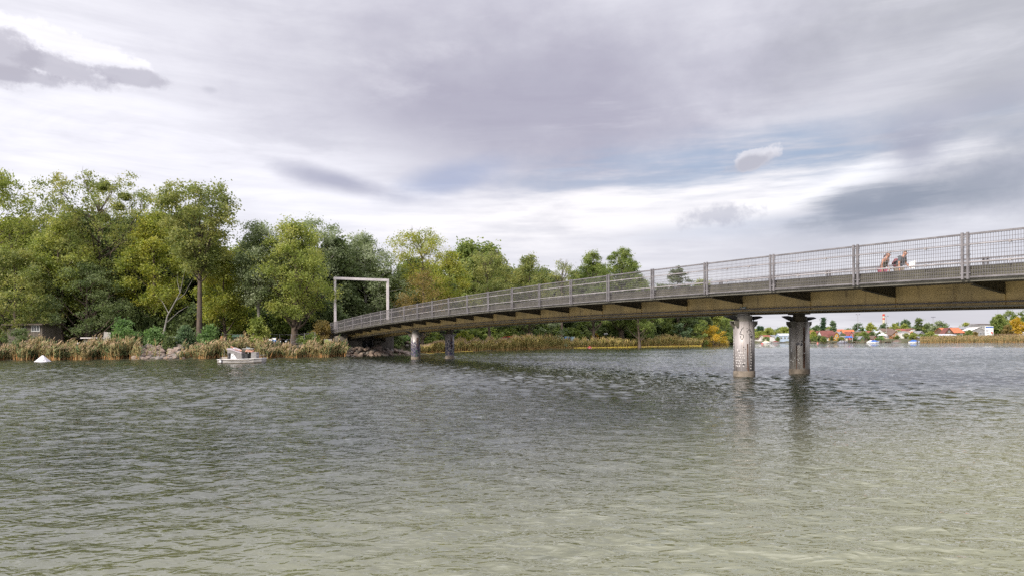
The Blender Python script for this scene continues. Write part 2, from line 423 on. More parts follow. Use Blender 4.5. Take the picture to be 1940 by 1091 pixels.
def build_water():
    OX, OY = 0.0, -5.0
    na = 880
    rr = [5.0]
    while rr[-1] < 1100:
        D_ = rr[-1] - 5
        rr.append(rr[-1] + float(np.interp(D_, [0, 8, 20, 60, 150, 260, 1100], [.045, .05, .075, .11, .24, 1.2, 40])))
    r = np.array(rr); nr = len(r)
    a = np.concatenate([np.linspace(-1.55, -0.72, 40)[:-1], np.linspace(-0.72, 0.72, na), np.linspace(0.72, 1.55, 40)[1:]])
    R_, A = np.meshgrid(r, a, indexing='ij')
    X, Y = OX + R_ * np.sin(A), OY + R_ * np.cos(A)
    Z = np.zeros(X.shape, np.float32)
    rg = np.random.default_rng(4)
    step = np.maximum(np.gradient(r)[:, None], R_ * 1.44 / na)
    calm = .30 + .70 * sst((Y - 8) / 22)                                     # the near bank shelters its shallows from the longer waves
    for k in range(136):
        lam = 0.12 * (1.15 / 0.12) ** rg.random()
        th = (rg.normal(-0.42, 0.32) if rg.random() < 0.55 else rg.normal(0.45, 0.30))
        amp = 0.0036 * lam * (.55 + .45 * sst((Y - 8) / 12)) if lam < .5 else 0.0052 * lam * calm
        kx, ky = 2 * PI / lam * math.sin(th), 2 * PI / lam * math.cos(th)
        fade = np.clip(lam / (3.0 * step) - 0.5, 0, 1)
        ph = kx * X + ky * Y + rg.random() * 6.28 + 1.1 * np.sin(X * 0.7 + k) * np.sin(Y * 0.63 + 2 * k)
        grp = 0.75 + 0.55 * np.sin(X * .55 * math.cos(k) + Y * .6 * math.sin(k) + k)
        Z += (amp * fade * grp * (np.sin(ph) + 0.28 * np.sin(2 * ph + 0.9))).astype(np.float32)
    # wind patches, and the wake of a boat that has passed
    wp = .86 + .30 * np.sin(X * .11 + 1.4 * np.sin(Y * .07)) * np.sin(Y * .19 + 1.2 * np.sin(X * .06 + 1)) + .14 * np.sin(X * .31 + Y * .23)
    ln = np.abs(Y - (31.6 + .37 * X + .5 * np.sin(X * .35)))
    wp += .45 * sst(1 - ln / .9) * sst((3 - X) / 9)
    Z = Z * wp
    v = np.stack([X, Y, Z], -1).reshape(-1, 3)
    n2 = len(a)
    i = (np.arange(nr - 1)[:, None] * n2 + np.arange(n2 - 1)[None]).ravel()
    q = np.stack([i, i + 1, i + 1 + n2, i + n2], 1)[:, ::-1]
    tag(link('water', np_mesh('water', v, q, water_mat(), smooth=True)), kind='structure')
build_water()
# ------------------------------------------------------------------ the footbridge
M_STEEL = mat('galvanised_steel', (.25, .235, .245), (.16, .15, .157), 2.5, 0.5, 0.35, stretch=(1, 1, 1))
M_RAIL = mat('pale_rail_steel', (.38, .355, .36), (.27, .25, .255), 2.0, 0.5, 0.3)
M_WIRE = mat('steel_wire', (.23, .215, .225), (.15, .14, .15), 2.0, 0.5, 0.4)
M_OCHRE = mat('ochre_girder_paint', (.58, .43, .19), (.42, .32, .155), 0.8, 0.55, bump=0.004, bscale=30, stretch=(1, 1, .5))
M_FLANGE = mat('flange_paint', (.20, .19, .16), (.14, .13, .105), 1.0, 0.6)
M_DARKST = mat('dark_bracket_paint', (.085, .070, .045), (.05, .042, .03), 2.0, 0.7)
M_CONC = mat('pale_concrete', (.36, .34, .31), (.22, .205, .185), 0.9, 0.9, bump=0.01, bscale=12)
M_KICK = mat('kick_plate', (.12, .112, .085), (.08, .075, .06), 1.2, 0.7, stretch=(1, 1, .3))
M_PLANK = mat('deck_planking', (.16, .14, .115), (.10, .09, .075), 1.5, 0.85)
M_PILLAR = mat('pillar_jacket', (.47, .435, .44), (.28, .255, .255), 1.6, 0.45, 0.15, stretch=(1, 1, .16), bump=0.004)
M_DPILLAR = mat('weathered_pillar_jacket', (.74, .70, .66), (.40, .37, .34), 1.6, 0.46, 0.35, stretch=(1.6, 1.6, .06))
M_COLLAR = mat('wet_concrete_collar', (.24, .20, .165), (.12, .10, .08), 2.2, 0.85, bump=0.01)
M_STICK = mat('worn_sticker', (.60, .57, .57), (.40, .38, .38), 6, 0.6)
M_BLACK = mat('black_paint', (.018, .018, .02), None, 3, 0.6)
M_WHITE = mat('white_paint', (.72, .72, .72), (.6, .6, .6), 3, 0.5)
M_RUST = mat('rust_streak', (.12, .065, .04), (.07, .04, .03), 4, 0.9)
M_GLASSD = mat('dark_glass', (.03, .035, .04), None, 3, 0.12, spec=0.6)

def streaks(m_, col, k, lo=.56, hi=.74, sc=(2.4, 2.4, .35)):
    b = NB(m_.node_tree); bs = b.n['Principled BSDF']; old = bs.inputs['Base Color'].links[0].from_socket
    tc = b.node('ShaderNodeTexCoord'); n = b.noise(b.mapping(tc.outputs['Object'], scale=sc), 1.7, 5, .6)
    b.l.new(b.mix(b.ss(n, lo, hi, 0, k), old, col), bs.inputs['Base Color'])
streaks(M_OCHRE, (.14, .10, .055), .75); streaks(M_OCHRE, (.10, .055, .03), .7, .66, .74, (5, 5, .8)); streaks(M_KICK, (.07, .065, .055), .6)
streaks(M_PILLAR, (.22, .17, .14), .65, .55, .72, (4, 4, .25)); streaks(M_DPILLAR, (.10, .075, .06), .8, .52, .7, (4, 4, .2)); streaks(M_CONC, (.13, .11, .09), .6)
bridge = empty('footbridge', BR(0, 0, 0), 0, 'long arched ochre steel footbridge with grey mesh railings spanning the lake on round pillars', 'footbridge')
BLOC = BR(0, 0, 0)
def L(t, w, z): return BR(t, w, z) - BLOC
HALF = 51.0
TS = np.linspace(-HALF, HALF, 53)
def sweep(mb, prof, t0=-HALF, t1=HALF, n=52):
    """closed cross-section of (w, height below the rail top) swept along the arch"""
    k = len(prof); vs = []; fs = []
    for i in range(n + 1):
        t = t0 + (t1 - t0) * i / n
        for w, dz in prof: vs.append(L(t, w, ztop(t) + dz))
    for i in range(n):
        for j in range(k): fs.append((i * k + j, i * k + (j + 1) % k, (i + 1) * k + (j + 1) % k, (i + 1) * k + j))
    fs.append(tuple(range(k - 1, -1, -1))); fs.append(tuple(n * k + j for j in range(k)))
    return mb.add(vs, fs)
def rect(w0, w1, z0, z1): return [(w0, z0), (w1, z0), (w1, z1), (w0, z1)]
sweep(MB(), rect(-4.10, 4.10, -1.50, -1.30)).build('deck', M_PLANK, bridge)
for s in (-1, 1):
    sweep(MB(), [(s * 4.104, -1.57), (s * 4.26, -1.57), (s * 4.26, -1.46), (s * 4.104, -1.46)]).build('edge_beam', M_FLANGE, bridge)
for s in (-1, 1):
    gm = sweep(MB(), rect(s * 2.0 - 0.02, s * 2.0 + 0.02, -2.285, -1.504))
    for n_ in range(-4, 23):                                     # web stiffeners and plate joints
        t = -35.18 + 3.911 * n_
        if abs(t) > 50: continue
        for tt, hh in ((t, .018), (t + 1.96, .012)):
            if abs(tt) > 50.5: continue
            q = [L(tt + a, s * (2.018 + b_), ztop(tt) + d) for d in (-2.284, -1.508 if tt != t else -1.91) for a, b_ in ((-hh, 0), (hh, 0), (hh, .07 if tt == t else .010), (-hh, .07 if tt == t else .010))]
            gm.hexa(q)
    for tt in (-44.3, -33.2, -21.0, -8.2, 4.5, 17.0, 30.1, 42.0):  # splice plates with their bolts
        gm.hexa([L(tt + a, s * (2.019 + b_), ztop(tt) + d) for d in (-2.22, -1.62) for a, b_ in ((-.38, 0), (.38, 0), (.38, .014), (-.38, .014))])
        for a in (-.3, -.18, -.06, .06, .18, .3):
            for d in (-2.15, -2.0, -1.85, -1.7): gm.box(L(tt + a, s * 2.04, ztop(tt) + d), (.035, .03, .035), math.atan2(UY, UX))
    gd = gm.build('girder', M_OCHRE, bridge)
    if s < 0:
        sweep(MB(), [(s * 2.11 + .03 * math.cos(q), -2.16 + .03 * math.sin(q)) for q in np.linspace(0, 2 * PI, 7)[:-1]]).build('cable_pipe', M_STEEL, gd)
    sweep(MB(), rect(s * 2.0 - 0.22, s * 2.0 + 0.22, -2.33, -2.287)).build('bottom_flange', M_FLANGE, gd)
for n_ in range(-4, 23):
    t = -35.18 + 3.911 * n_
    if abs(t) > 50.4: continue
    for s in (-1, 1):
        z = ztop(t)
        mb = MB()
        poly = [(s * 2.03, -1.506), (s * 2.03, -1.90), (s * 2.3, -1.86), (s * 4.0, -1.64), (s * 4.0, -1.506)]
        mb.prism([L(t - 0.02, w, z + d) for w, d in poly], 0, 0, (UX * 0.04, UY * 0.04, 0))
        mb.bar(L(t, s * 2.1, z - 1.875), L(t, s * 4.0, z - 1.65), 0.16, 0.025)
        mb.build('bracket', M_DARKST, bridge)
# cross beams between the girders
for n_ in range(-4, 23):
    t = -35.18 + 3.911 * n_
    if abs(t) > 50.4: continue
    z = ztop(t)
    MB().hexa([L(t - .03, -1.975, z - 1.85), L(t + .03, -1.975, z - 1.85), L(t + .03, 1.975, z - 1.85), L(t - .03, 1.975, z - 1.85),
               L(t - .03, -1.975, z - 1.505), L(t + .03, -1.975, z - 1.505), L(t + .03, 1.975, z - 1.505), L(t - .03, 1.975, z - 1.505)]).build('cross_beam', M_DARKST, bridge)
# railings
def railing(s):
    r = sweep(MB(), [(s * 4.34, -1.456), (s * 4.40, -1.456), (s * 4.40, -1.405), (s * 4.34, -1.405)]).build('railing', M_STEEL, bridge)
    hr = sweep(MB(), [(s * 4.30, -.055), (s * 4.40, -.055), (s * 4.40, 0.0), (s * 4.30, 0.0)]).build('handrail', M_STEEL, r)
    for nm, dz, hh in (('mid_rail', -.37, .024), ('lower_rail', -.95, .030)):
        rb = sweep(MB(), [(s * 4.405 + hh * math.cos(a), dz + hh * math.sin(a)) for a in np.linspace(0, 2 * PI, 7)[:-1]])
        for n_ in range(-4, 22):
            for q in (1.3, 2.6):
                tt = -35.18 + 3.911 * n_ + q
                if tt < 50.5: rb.box(L(tt, s * 4.405, ztop(tt) + dz - .005), (.07, .07, .085), math.atan2(UY, UX))
        rb.build(nm, M_RAIL, r)
    sweep(MB(), rect(s * 4.23 - .012, s * 4.23 + .012, -1.455, -1.05)).build('kick_plate', M_KICK, r)
    for n_ in range(-4, 23):
        t = -35.18 + 3.911 * n_
        z = ztop(t); mb = MB()
        for dt in (-.085, .085):
            w0, w1 = s * 4.405, s * 4.47
            v = [L(t + dt + a, w, z + d) for d in (-1.50, 0.03) for a, w in ((-.035, w0), (.035, w0), (.035, w1), (-.035, w1))]
            mb.hexa(v)
        for d in (-.12, -.40, -.70, -1.0, -1.3):
            mb.bar(L(t - .16, s * 4.43, z + d), L(t + .16, s * 4.43, z + d), .035, .035)
        mb.build('post', M_STEEL, r)
    # woven wire infill
    wm = MB()
    h = .0046
    t = -HALF + .03
    while t < HALF - .03:
        z = ztop(t); w0 = s * 4.365
        v = [L(t + a, w0 + b, z + d) for d in (-1.41, -.05) for a, b in ((-h, -h), (h, -h), (h, h), (-h, h))]
        wm.add(v, [(0, 1, 5, 4), (1, 2, 6, 5), (2, 3, 7, 6), (3, 0, 4, 7)])
        t += .078
    h = .0056
    for dz in np.arange(-1.33, -.10, .125):
        sweep(wm, rect(s * 4.376 - h, s * 4.376 + h, dz - h, dz + h), n=40)
    wm.build('wire_mesh', M_WIRE, r)
railing(-1); railing(1)

# pillars
def wrap(mb, c, r, ang0, pts2d, zc, thick=.006):
    """flat polygon (metres) laid round a pillar: x along the surface, y up"""
    n = len(pts2d); vs = []
    for rr in (r + .0015, r + thick):
        for a, b in pts2d:
            th = ang0 + a / r
            vs.append((c[0] + rr * math.cos(th), c[1] + rr * math.sin(th), zc + b))
    fs = [tuple(range(n, 2 * n))]
    for k in range(n): fs.append((k, (k + 1) % n, n + (k + 1) % n, n + k))
    mb.add(vs, fs)
def stroke(mb, c, r, ang0, line, wd_, zc, thick=.005):
    for (a, b), (a2, b2) in zip(line[:-1], line[1:]):
        d = math.hypot(a2 - a, b2 - b) or 1e-6; nx, ny = -(b2 - b) / d * wd_ / 2, (a2 - a) / d * wd_ / 2
        ex, ey = (a2 - a) / d * wd_ * .3, (b2 - b) / d * wd_ * .3
        wrap(mb, c, r, ang0, [(a + nx - ex, b + ny - ey), (a - nx - ex, b - ny - ey), (a2 - nx + ex, b2 - ny + ey), (a2 + nx + ex, b2 + ny + ey)], zc, thick)
def disc(a, b, rad, n=8): return [(a + rad * math.cos(2 * PI * k / n), b + rad * math.sin(2 * PI * k / n)) for k in range(n)]
M_PURPLE = mat('violet_spray', (.07, .045, .13), (.03, .025, .06), 6, 0.6)
M_BLUESP = mat('navy_spray', (.03, .04, .11), (.015, .018, .035), 6, 0.6)
M_GREENSP = mat('green_spray', (.03, .11, .07), (.02, .06, .045), 6, 0.6)
M_TEAL = mat('teal_spray', (.06, .17, .17), (.04, .10, .11), 4, 0.7)
rg = random.Random(7)
def pillar(t, w, far, seed):
    z = ztop(t) - 2.33; c = L(t, w, 0); r = .5
    top = z - .44
    body = MB(); body.smooth = True
    body.lathe([(r, .285), (r, top)], c, 40)
    p = body.build('pillar', M_DPILLAR if (not far and w > 0) else M_PILLAR, bridge)
    p.data.polygons.foreach_set('use_smooth', [len(f.vertices) == 4 for f in p.data.polygons])
    MB().lathe([(r + .02, -1.9), (r + .02, .25), (r + .005, .283)], c, 40).build('collar', M_COLLAR, p)
    MB().lathe([(.40, top + .002), (.40, z - .15), (.30, z - .14), (.30, z - .05)], c, 28).build('pillar_head', M_DARKST if w > 0 else M_CONC, p)
    MB().box(c + Vector((0, 0, z - .026)), (1.0, .5, .046), math.atan2(UY, UX)).build('bearing_plate', M_DARKST, p)
    # seams of the jacket
    sm = MB()
    for th in np.linspace(0, 2 * PI, 9)[:-1]:
        wrap(sm, c, r, th + .2, [(-.008, .3), (.008, .3), (.008, top - .02), (-.008, top - .02)], 0, .008)
    sm.build('seam', M_STEEL, p)
    # floodlight arms on both sides
    for s in (-1, 1):
        dv = Vector((s * WX, s * WY, 0)); nv = Vector((-WY, WX, 0))
        a = MB()
        z0 = top
        prof = [(r - .05, z0 - .28), (r - .05, z0), (r + .28, z0), (r + .28, z0 - .12), (r + .1, z0 - .28)]
        for off in (-.16, .12):
            a.prism([c + dv * q + Vector((0, 0, zz)) + nv * off for q, zz in prof], 0, 0, nv * .04)
        a.hexa([c + dv * (r - .05) - nv * .16 + Vector((0, 0, z0)), c + dv * (r + .30) - nv * .16 + Vector((0, 0, z0)), c + dv * (r + .30) + nv * .16 + Vector((0, 0, z0)), c + dv * (r - .05) + nv * .16 + Vector((0, 0, z0)),
                c + dv * (r - .05) - nv * .16 + Vector((0, 0, z0 + .03)), c + dv * (r + .30) - nv * .16 + Vector((0, 0, z0 + .03)), c + dv * (r + .30) + nv * .16 + Vector((0, 0, z0 + .03)), c + dv * (r - .05) + nv * .16 + Vector((0, 0, z0 + .03))])
        a.build('lamp_arm', M_FLANGE, p)
        fl = MB(); tilt = .15 + .25 * rg.random()
        b0 = c + dv * (r + .16) + Vector((0, 0, z0 + .16))
        ax = (dv + Vector((0, 0, tilt))).normalized(); uz = ax.cross(nv).normalized()
        if uz.z < 0: uz = -uz
        fl.tube([c + dv * (r + .16) + Vector((0, 0, z0 + .03)), b0], .025, 6)
        pr = [(-.07, -.07), (-.07, .07), (.12, .10), (.34, .06), (.52, -.02), (.50, -.05)]
        fl.prism([b0 + ax * q + uz * zz - nv * .13 for q, zz in pr], 0, 0, nv * .26)
        fl.build('floodlight', M_BLACK, p)
    # spray paint and stickers on the face towards the camera
    cam_ang = math.atan2(-(c.y + BLOC.y), -(c.x + BLOC.x))
    g = random.Random(seed)
    if far:
        for m_, cnt, lo, hi in ((M_PURPLE, 46, .5, 1.9), (M_BLUESP, 40, .5, 2.0), (M_GREENSP, 7, .35, .9), (M_BLACK, 26, .6, 2.1)):
            mb = MB()
            for k in range(cnt):
                a, b = g.uniform(-.62, .62), lo + (hi - lo) * g.random() ** 1.1
                ln = [(a, b)]
                for q in range(g.randint(2, 5)): ln.append((ln[-1][0] + g.uniform(-.13, .13), max(.33, ln[-1][1] + g.uniform(-.15, .15))))
                stroke(mb, c, r, cam_ang, ln, g.uniform(.025, .07), 0, .004 + .0006 * g.random())
            mb.build('graffiti', m_, p)
        mb = MB()
        for k in range(5):
            a = .12 + .05 * k + g.uniform(-.02, .02)
            stroke(mb, c, r, cam_ang, [(a, 1.1), (a + g.uniform(-.02, .02), 2.35)], .045, 0, .003)
        mb.build('dirt_streak', M_RUST, p)
    elif w < 0:
        mb = MB()                                                # big S-shaped tag in black spray
        S = [(-.02, .30), (.02, .20), (.00, .10), (-.05, .02), (-.08, -.06), (-.04, -.10), (.04, -.05), (.06, -.14), (.02, -.26), (-.06, -.27), (-.13, -.17)]
        S = [(-.13 + (-x), y) for x, y in S]
        stroke(mb, c, r, cam_ang, [(-q, z_) for q, z_ in [(.02, .30), (.10, .20), (.16, .08), (.19, -.02), (.10, -.04), (.04, -.06), (.02, -.16), (.08, -.28), (.14, -.24), (.16, -.12)]], .028, 2.12)
        for k in range(26):                                      # small scribbles
            a, b = g.uniform(.12, .42), 1.85 + .5 * g.random()
            stroke(mb, c, r, cam_ang, [(a, b), (a + .03, b + g.uniform(-.05, .05)), (a + .05, b + g.uniform(-.05, .05))], .014, 0)
        wrap(mb, c, r, cam_ang, [(.26, .32), (.42, .32), (.42, 1.78), (.26, 1.70)], 0, .004)
        wrap(mb, c, r, cam_ang, [(-.74, .38), (-.56, .34), (-.56, 1.55), (-.74, 1.55)], 0, .004)
        for a, b, q in ((-.24, 1.28, .03), (-.02, .62, .045), (-.01, 1.46, .025), (-.14, 1.13, .02), (.06, 1.36, .02)):
            wrap(mb, c, r, cam_ang, disc(a, b, q), 0, .007)
        mb.build('graffiti', M_BLACK, p)
        def stick(poly, th):
            mb = MB(); wrap(mb, c, r, cam_ang, poly, 0, th); mb.build('sticker', M_STICK, p)
        for row in range(7):                                     # hexagon stickers
            for q in range(5):
                if g.random() < .7: stick(disc(-.42 + .1 * q + .05 * (row % 2) + g.uniform(-.012, .012), .55 + .13 * row + g.uniform(-.015, .015), g.uniform(.028, .042), 6), .004)
        for b in np.arange(.42, 1.9, .14):
            stick(disc(.34 + g.uniform(-.02, .02), b, .038, 7), .008)
            stick(disc(-.65 + g.uniform(-.02, .02), b, .045, 7), .008)
        mb = MB(); stroke(mb, c, r, cam_ang, [(.17, 1.6), (.17, .7), (.19, .3)], .06, 0, .003)
        stroke(mb, c, r, cam_ang, [(.12, .42), (.26, .40)], .05, 0, .004)
        mb.build('rust_streak', M_RUST, p)
    else:
        mb = MB()
        for k in range(16):
            a, b = g.uniform(-.16, .13), 1.52 + .24 * g.random()
            stroke(mb, c, r, cam_ang, [(a, b), (a + g.uniform(-.06, .06), b + g.uniform(-.08, .08)), (a + .05, b)], .02, 0)
        mb.build('graffiti', M_BLUESP, p)
        for k in range(14):
            mb = MB(); a, b = g.uniform(-.6, .6), g.uniform(.5, 1.7)
            wrap(mb, c, r, cam_ang, [(a - .03, b - .02), (a + .03, b - .03), (a + .035, b + .03), (a - .02, b + .025)], 0, .004); mb.build('sticker', M_WHITE, p)
        mb = MB()
        wrap(mb, c, r, cam_ang, [(-.46, 1.18), (-.38, 1.18), (-.38, 1.38), (-.46, 1.38)], 0, .004)
        mb.build('sticker', M_WHITE, p)
        mb = MB()
        stroke(mb, c, r, cam_ang, [(-.13, 1.5), (-.12, .9), (-.13, .3)], .05, 0, .003)
        wrap(mb, c, r, cam_ang, [(.17, .35), (.30, .35), (.29, top - .3), (.20, top - .25)], 0, .003)
        mb.build('rust_streak', M_RUST, p)
for far, t in ((False, -23.5), (True, 22.8)):
    for w in (-2.0, 2.0): pillar(t, w, far, int(100 + t + w))
# small blue sign on the girder above the first pillar
sg = MB(); sg.hexa([L(-23.5 + a, -2.045 - b, ztop(-23.5) - 2.17 + c_) for c_ in (0, .12) for a, b in ((-.20, 0), (.20, 0), (.20, .012), (-.20, .012))])
sgo = sg.build('sign_plate', mat('blue_sign', (.03, .12, .16), (.03, .10, .14), 3, .5), bridge)
w_ = MB(); zc = ztop(-23.5) - 2.11
w_.hexa([L(-23.5 + a, -2.058 - b, zc + c_) for c_ in (-.015, .03) for a, b in ((-.15, 0), (.05, 0), (.05, .004), (-.15, .004))])
w_.prism([L(-23.5 + .16, -2.058, zc), L(-23.5 + .09, -2.058, zc + .04), L(-23.5 + .09, -2.058, zc - .04)], 0, 0, (-WX * .004, -WY * .004, 0))
w_.build('arrow_marking', M_WHITE, sgo)

# abutments
def text_mesh(txt, size, depth=.006):
    cu = bpy.data.curves.new('lettering', 'FONT'); cu.body = txt; cu.size = size; cu.extrude = depth / 2; cu.offset = size * .02
    o = bpy.data.objects.new('lettering', cu); COL.objects.link(o)
    bpy.context.view_layer.update()
    me = bpy.data.meshes.new_from_object(o.evaluated_get(bpy.context.evaluated_depsgraph_get()))
    bpy.data.objects.remove(o); bpy.data.curves.remove(cu)
    return me
M_ABUT = mat('stained_concrete', (.21, .19, .165), (.09, .08, .07), 0.8, 0.95, stretch=(1, 1, .3), bump=0.02, bscale=6)
for s in (-1, 1):
    a = MB()
    zt_ = ztop(51) - 1.60
    def blk(t0, t1, w0, w1, z0, z1):
        a.hexa([L(s * t0, w0, z0), L(s * t1, w0, z0), L(s * t1, w1, z0), L(s * t0, w1, z0), L(s * t0, w0, z1), L(s * t1, w0, z1), L(s * t1, w1, z1), L(s * t0, w1, z1)])
    blk(51.1, 57, -4.5, 4.5, -.6, ztop(51) - 1.30)               # approach block behind the end of the deck
    blk(48.5, 51.098, -4.15, -2.6, -.5, zt_ - .26)               # cheek wall near side
    blk(48.5, 51.098, 2.9, 4.15, -.5, zt_ - .4)
    blk(49.6, 51.098, -2.59, -.2, -.5, zt_ - .95)                # bearing shelf, with the recess beside it
    blk(49.6, 51.098, 1.7, 2.89, -.5, zt_ - .95)
    blk(48.3, 49.3, 2.2, 2.89, -.5, 1.9)
    ab = a.build('abutment', M_ABUT, bridge)
    if s > 0:
        d = MB(); d.hexa([L(50.6, -.15, .9), L(50.7, -.15, .9), L(50.7, 1.65, .9), L(50.6, 1.65, .9), L(50.6, -.15, 2.15), L(50.7, -.15, 2.15), L(50.7, 1.65, 2.15), L(50.6, 1.65, 2.15)])
        do = d.build('door', M_BLACK, ab)
        fr = MB()
        for w in (-.1, .75, 1.6): fr.bar(L(50.55, w, .9), L(50.55, w, 2.2), .09, .09)
        fr.bar(L(50.55, -.12, 1.0), L(50.55, 1.62, 1.0), .07, .07)
        fr.build('door_frame', M_STEEL, do)
        me = text_mesh('Gut', 1.5)
        me.materials.append(M_TEAL)
        n_ = Vector((-WX, -WY, 0)); e_ = Vector((-UX, -UY, 0))
        o = link('graffiti', me, ab)
        o.matrix_local = Matrix.LocRotScale(None, None, None) if False else Matrix(((e_.x, 0, n_.x, 0), (e_.y, 0, n_.y, 0), (0, 1, 0, 0), (0, 0, 0, 1)))
        o.location = L(50.6, -4.165, 1.25); o.scale = (1.1, .75, 1)

# gate-like steel portal at the far end
portal = empty('portal_frame', BR(51.5, 0, 0), 0, 'tall pale rectangular steel portal standing over the far end of the footbridge', 'portal')
PL = BR(51.5, 0, 0); pz = ztop(51.5) - 1.30
M_PORTAL = mat('pale_lilac_steel', (.62, .57, .57), (.50, .46, .46), 1.2, 0.5)
for w in (-3.63, 4.25):
    p = BR(51.5, w, 0) - PL
    MB().box((p.x, p.y, (pz + 10.97) / 2), (.31, .31, 10.97 - pz), math.atan2(WY, WX)).build('portal_post', M_PORTAL, portal)
pa, pb = BR(51.5, -3.81, 11.15) - PL, BR(51.5, 4.43, 11.15) - PL
MB().bar(pa, pb, .36, .356).build('portal_beam', M_PORTAL, portal)
# ------------------------------------------------------------------ trees
M_BARK = mat('brown_bark', (.115, .085, .065), (.055, .042, .035), 3.0, 0.95, stretch=(1, 1, .25), bump=0.03, bscale=8)
M_BARKP = mat('pale_bark', (.30, .28, .25), (.13, .12, .11), 2.0, 0.9, stretch=(1, 1, .3), bump=0.02)
M_BARKD = mat('dark_bark', (.045, .036, .03), (.025, .02, .018), 3.0, 0.95)
LF = {
 'sunny':  leafmat('sunny_green_leaves', [(.125, .165, .042), (.25, .285, .075), (.41, .40, .13)]),
 'olive':  leafmat('olive_leaves', [(.095, .130, .042), (.20, .225, .070), (.34, .32, .11)]),
 'yellow': leafmat('yellowing_leaves', [(.125, .165, .038), (.26, .285, .062), (.42, .38, .09)]),
 'green':  leafmat('mid_green_leaves', [(.080, .120, .034), (.165, .21, .058), (.28, .31, .10)]),
 'silver': leafmat('silver_poplar_leaves', [(.080, .110, .048), (.19, .23, .11), (.44, .47, .33)]),
 'dark':   leafmat('dark_green_leaves', [(.058, .084, .032), (.115, .15, .054), (.20, .235, .095)]),
 'bush':   leafmat('fresh_bush_leaves', [(.070, .125, .042), (.15, .235, .082), (.27, .37, .15)]),
 'gold':   leafmat('golden_leaves', [(.18, .17, .04), (.44, .30, .04), (.60, .42, .07)]),
 'rust':   leafmat('rusty_leaves', [(.11, .10, .04), (.20, .15, .05), (.31, .23, .09)]),
 'deep':   leafmat('deep_green_leaves', [(.060, .088, .036), (.12, .155, .062), (.21, .245, .115)]),
 'needle': leafmat('spruce_needles', [(.035, .065, .040), (.060, .11, .06), (.10, .165, .085)]),
 'teal':   leafmat('blue_green_leaves', [(.060, .100, .050), (.125, .18, .092), (.22, .28, .155)]),
}
def leaf_quads(P, size, rg, up=0.35, nbias=None):
    """diamond leaves at the points P, random tilt"""
    n = len(P)
    nrm = rg.normal(size=(n, 3)); nrm[:, 2] = np.abs(nrm[:, 2]) * (0.6 + up)
    if nbias is not None: nrm += nbias
    nrm /= np.linalg.norm(nrm, axis=1, keepdims=True) + 1e-9
    a = np.cross(nrm, rg.normal(size=(n, 3))); a /= np.linalg.norm(a, axis=1, keepdims=True) + 1e-9
    b = np.cross(nrm, a)
    s = size * rg.uniform(0.45, 1.55, (n, 1))
    a = a * s * 0.62; b = b * s * 0.40
    V = np.stack([P - a, P - b + a * .1, P + a, P + b + a * .1], 1).reshape(-1, 3)
    return V, np.arange(4 * n).reshape(-1, 4)
SHAPES = {
 'round':  lambda v: np.sqrt(np.clip(1 - (2 * v - 1.0) ** 2, 0, 1)) ** .8,
 'dome':   lambda v: np.clip(1 - np.clip(v - .25, 0, 1) ** 2 * 1.7, .12, 1) * np.clip(.62 + v * 1.6, 0, 1),
 'column': lambda v: np.clip(np.minimum(.55 + v * 2.0, 1.02 - (np.clip(v - .45, 0, 1) * 1.6) ** 2), .12, 1),
 'cone':   lambda v: np.clip(1.02 - v, .03, 1),
 'vase':   lambda v: np.clip(.45 + .75 * v, 0, 1) * np.clip(1.15 - np.clip(v - .6, 0, 1) ** 2 * 5.2, .25, 1),
}
def crown_mesh(nm, mt, H, R, cb, shape, seed, lobes=26, cl=18, lv=56, leaf=.27, lobe_r=.40, spread=.46, lean=(0, 0), flat=.75, low_open=0.0):
    """leaf clumps gathered in lobes; returns mesh and lobe centres"""
    rg = np.random.default_rng(seed)
    fs = SHAPES[shape]; ch = H - cb
    cen = []
    for k in range(lobes):
        v = (k + rg.random()) / lobes
        v = v * .93 + .02
        rr = R * float(fs(np.array(v)))
        lr = max(.35, lobe_r * min(R, ch * .6) * (0.62 + .38 * float(fs(np.array(v)))) * rg.uniform(.7, 1.15))
        th = k * 2.399 + rg.uniform(-.5, .5)
        d = max(0, rr - lr * .75) * math.sqrt(rg.uniform(.35, 1))
        cen.append((d * math.cos(th) + lean[0] * v, d * math.sin(th) + lean[1] * v, min(cb + v * ch, H - lr * .72), lr))
    P = []; NB_ = []
    for (x, y, z, lr) in cen:
        n = max(4, int(cl * (lr / (lobe_r * R)) ** 1.3))
        u = rg.normal(size=(n, 3)); u /= np.linalg.norm(u, axis=1, keepdims=True)
        u[:, 2] = np.where(u[:, 2] < -.45, -u[:, 2] * .6, u[:, 2])
        c = np.array([x, y, z]) + u * lr * rg.uniform(.45, 1.0, (n, 1)) * np.array([1, 1, .85])
        for q in range(n):
            m_ = int(lv * rg.uniform(.6, 1.3))
            g_ = rg.normal(size=(m_, 3)) * spread * rg.uniform(.7, 1.3) * np.array([1, 1, flat])
            P.append(c[q] + g_); NB_.append(np.repeat(u[q:q + 1] * .5, m_, 0))
    P = np.concatenate(P); NB_ = np.concatenate(NB_)
    P[:, 2] = np.maximum(P[:, 2], .06)
    V, Q = leaf_quads(P, leaf, rg, .35, NB_)
    return np_mesh(nm, V, Q, mt), cen
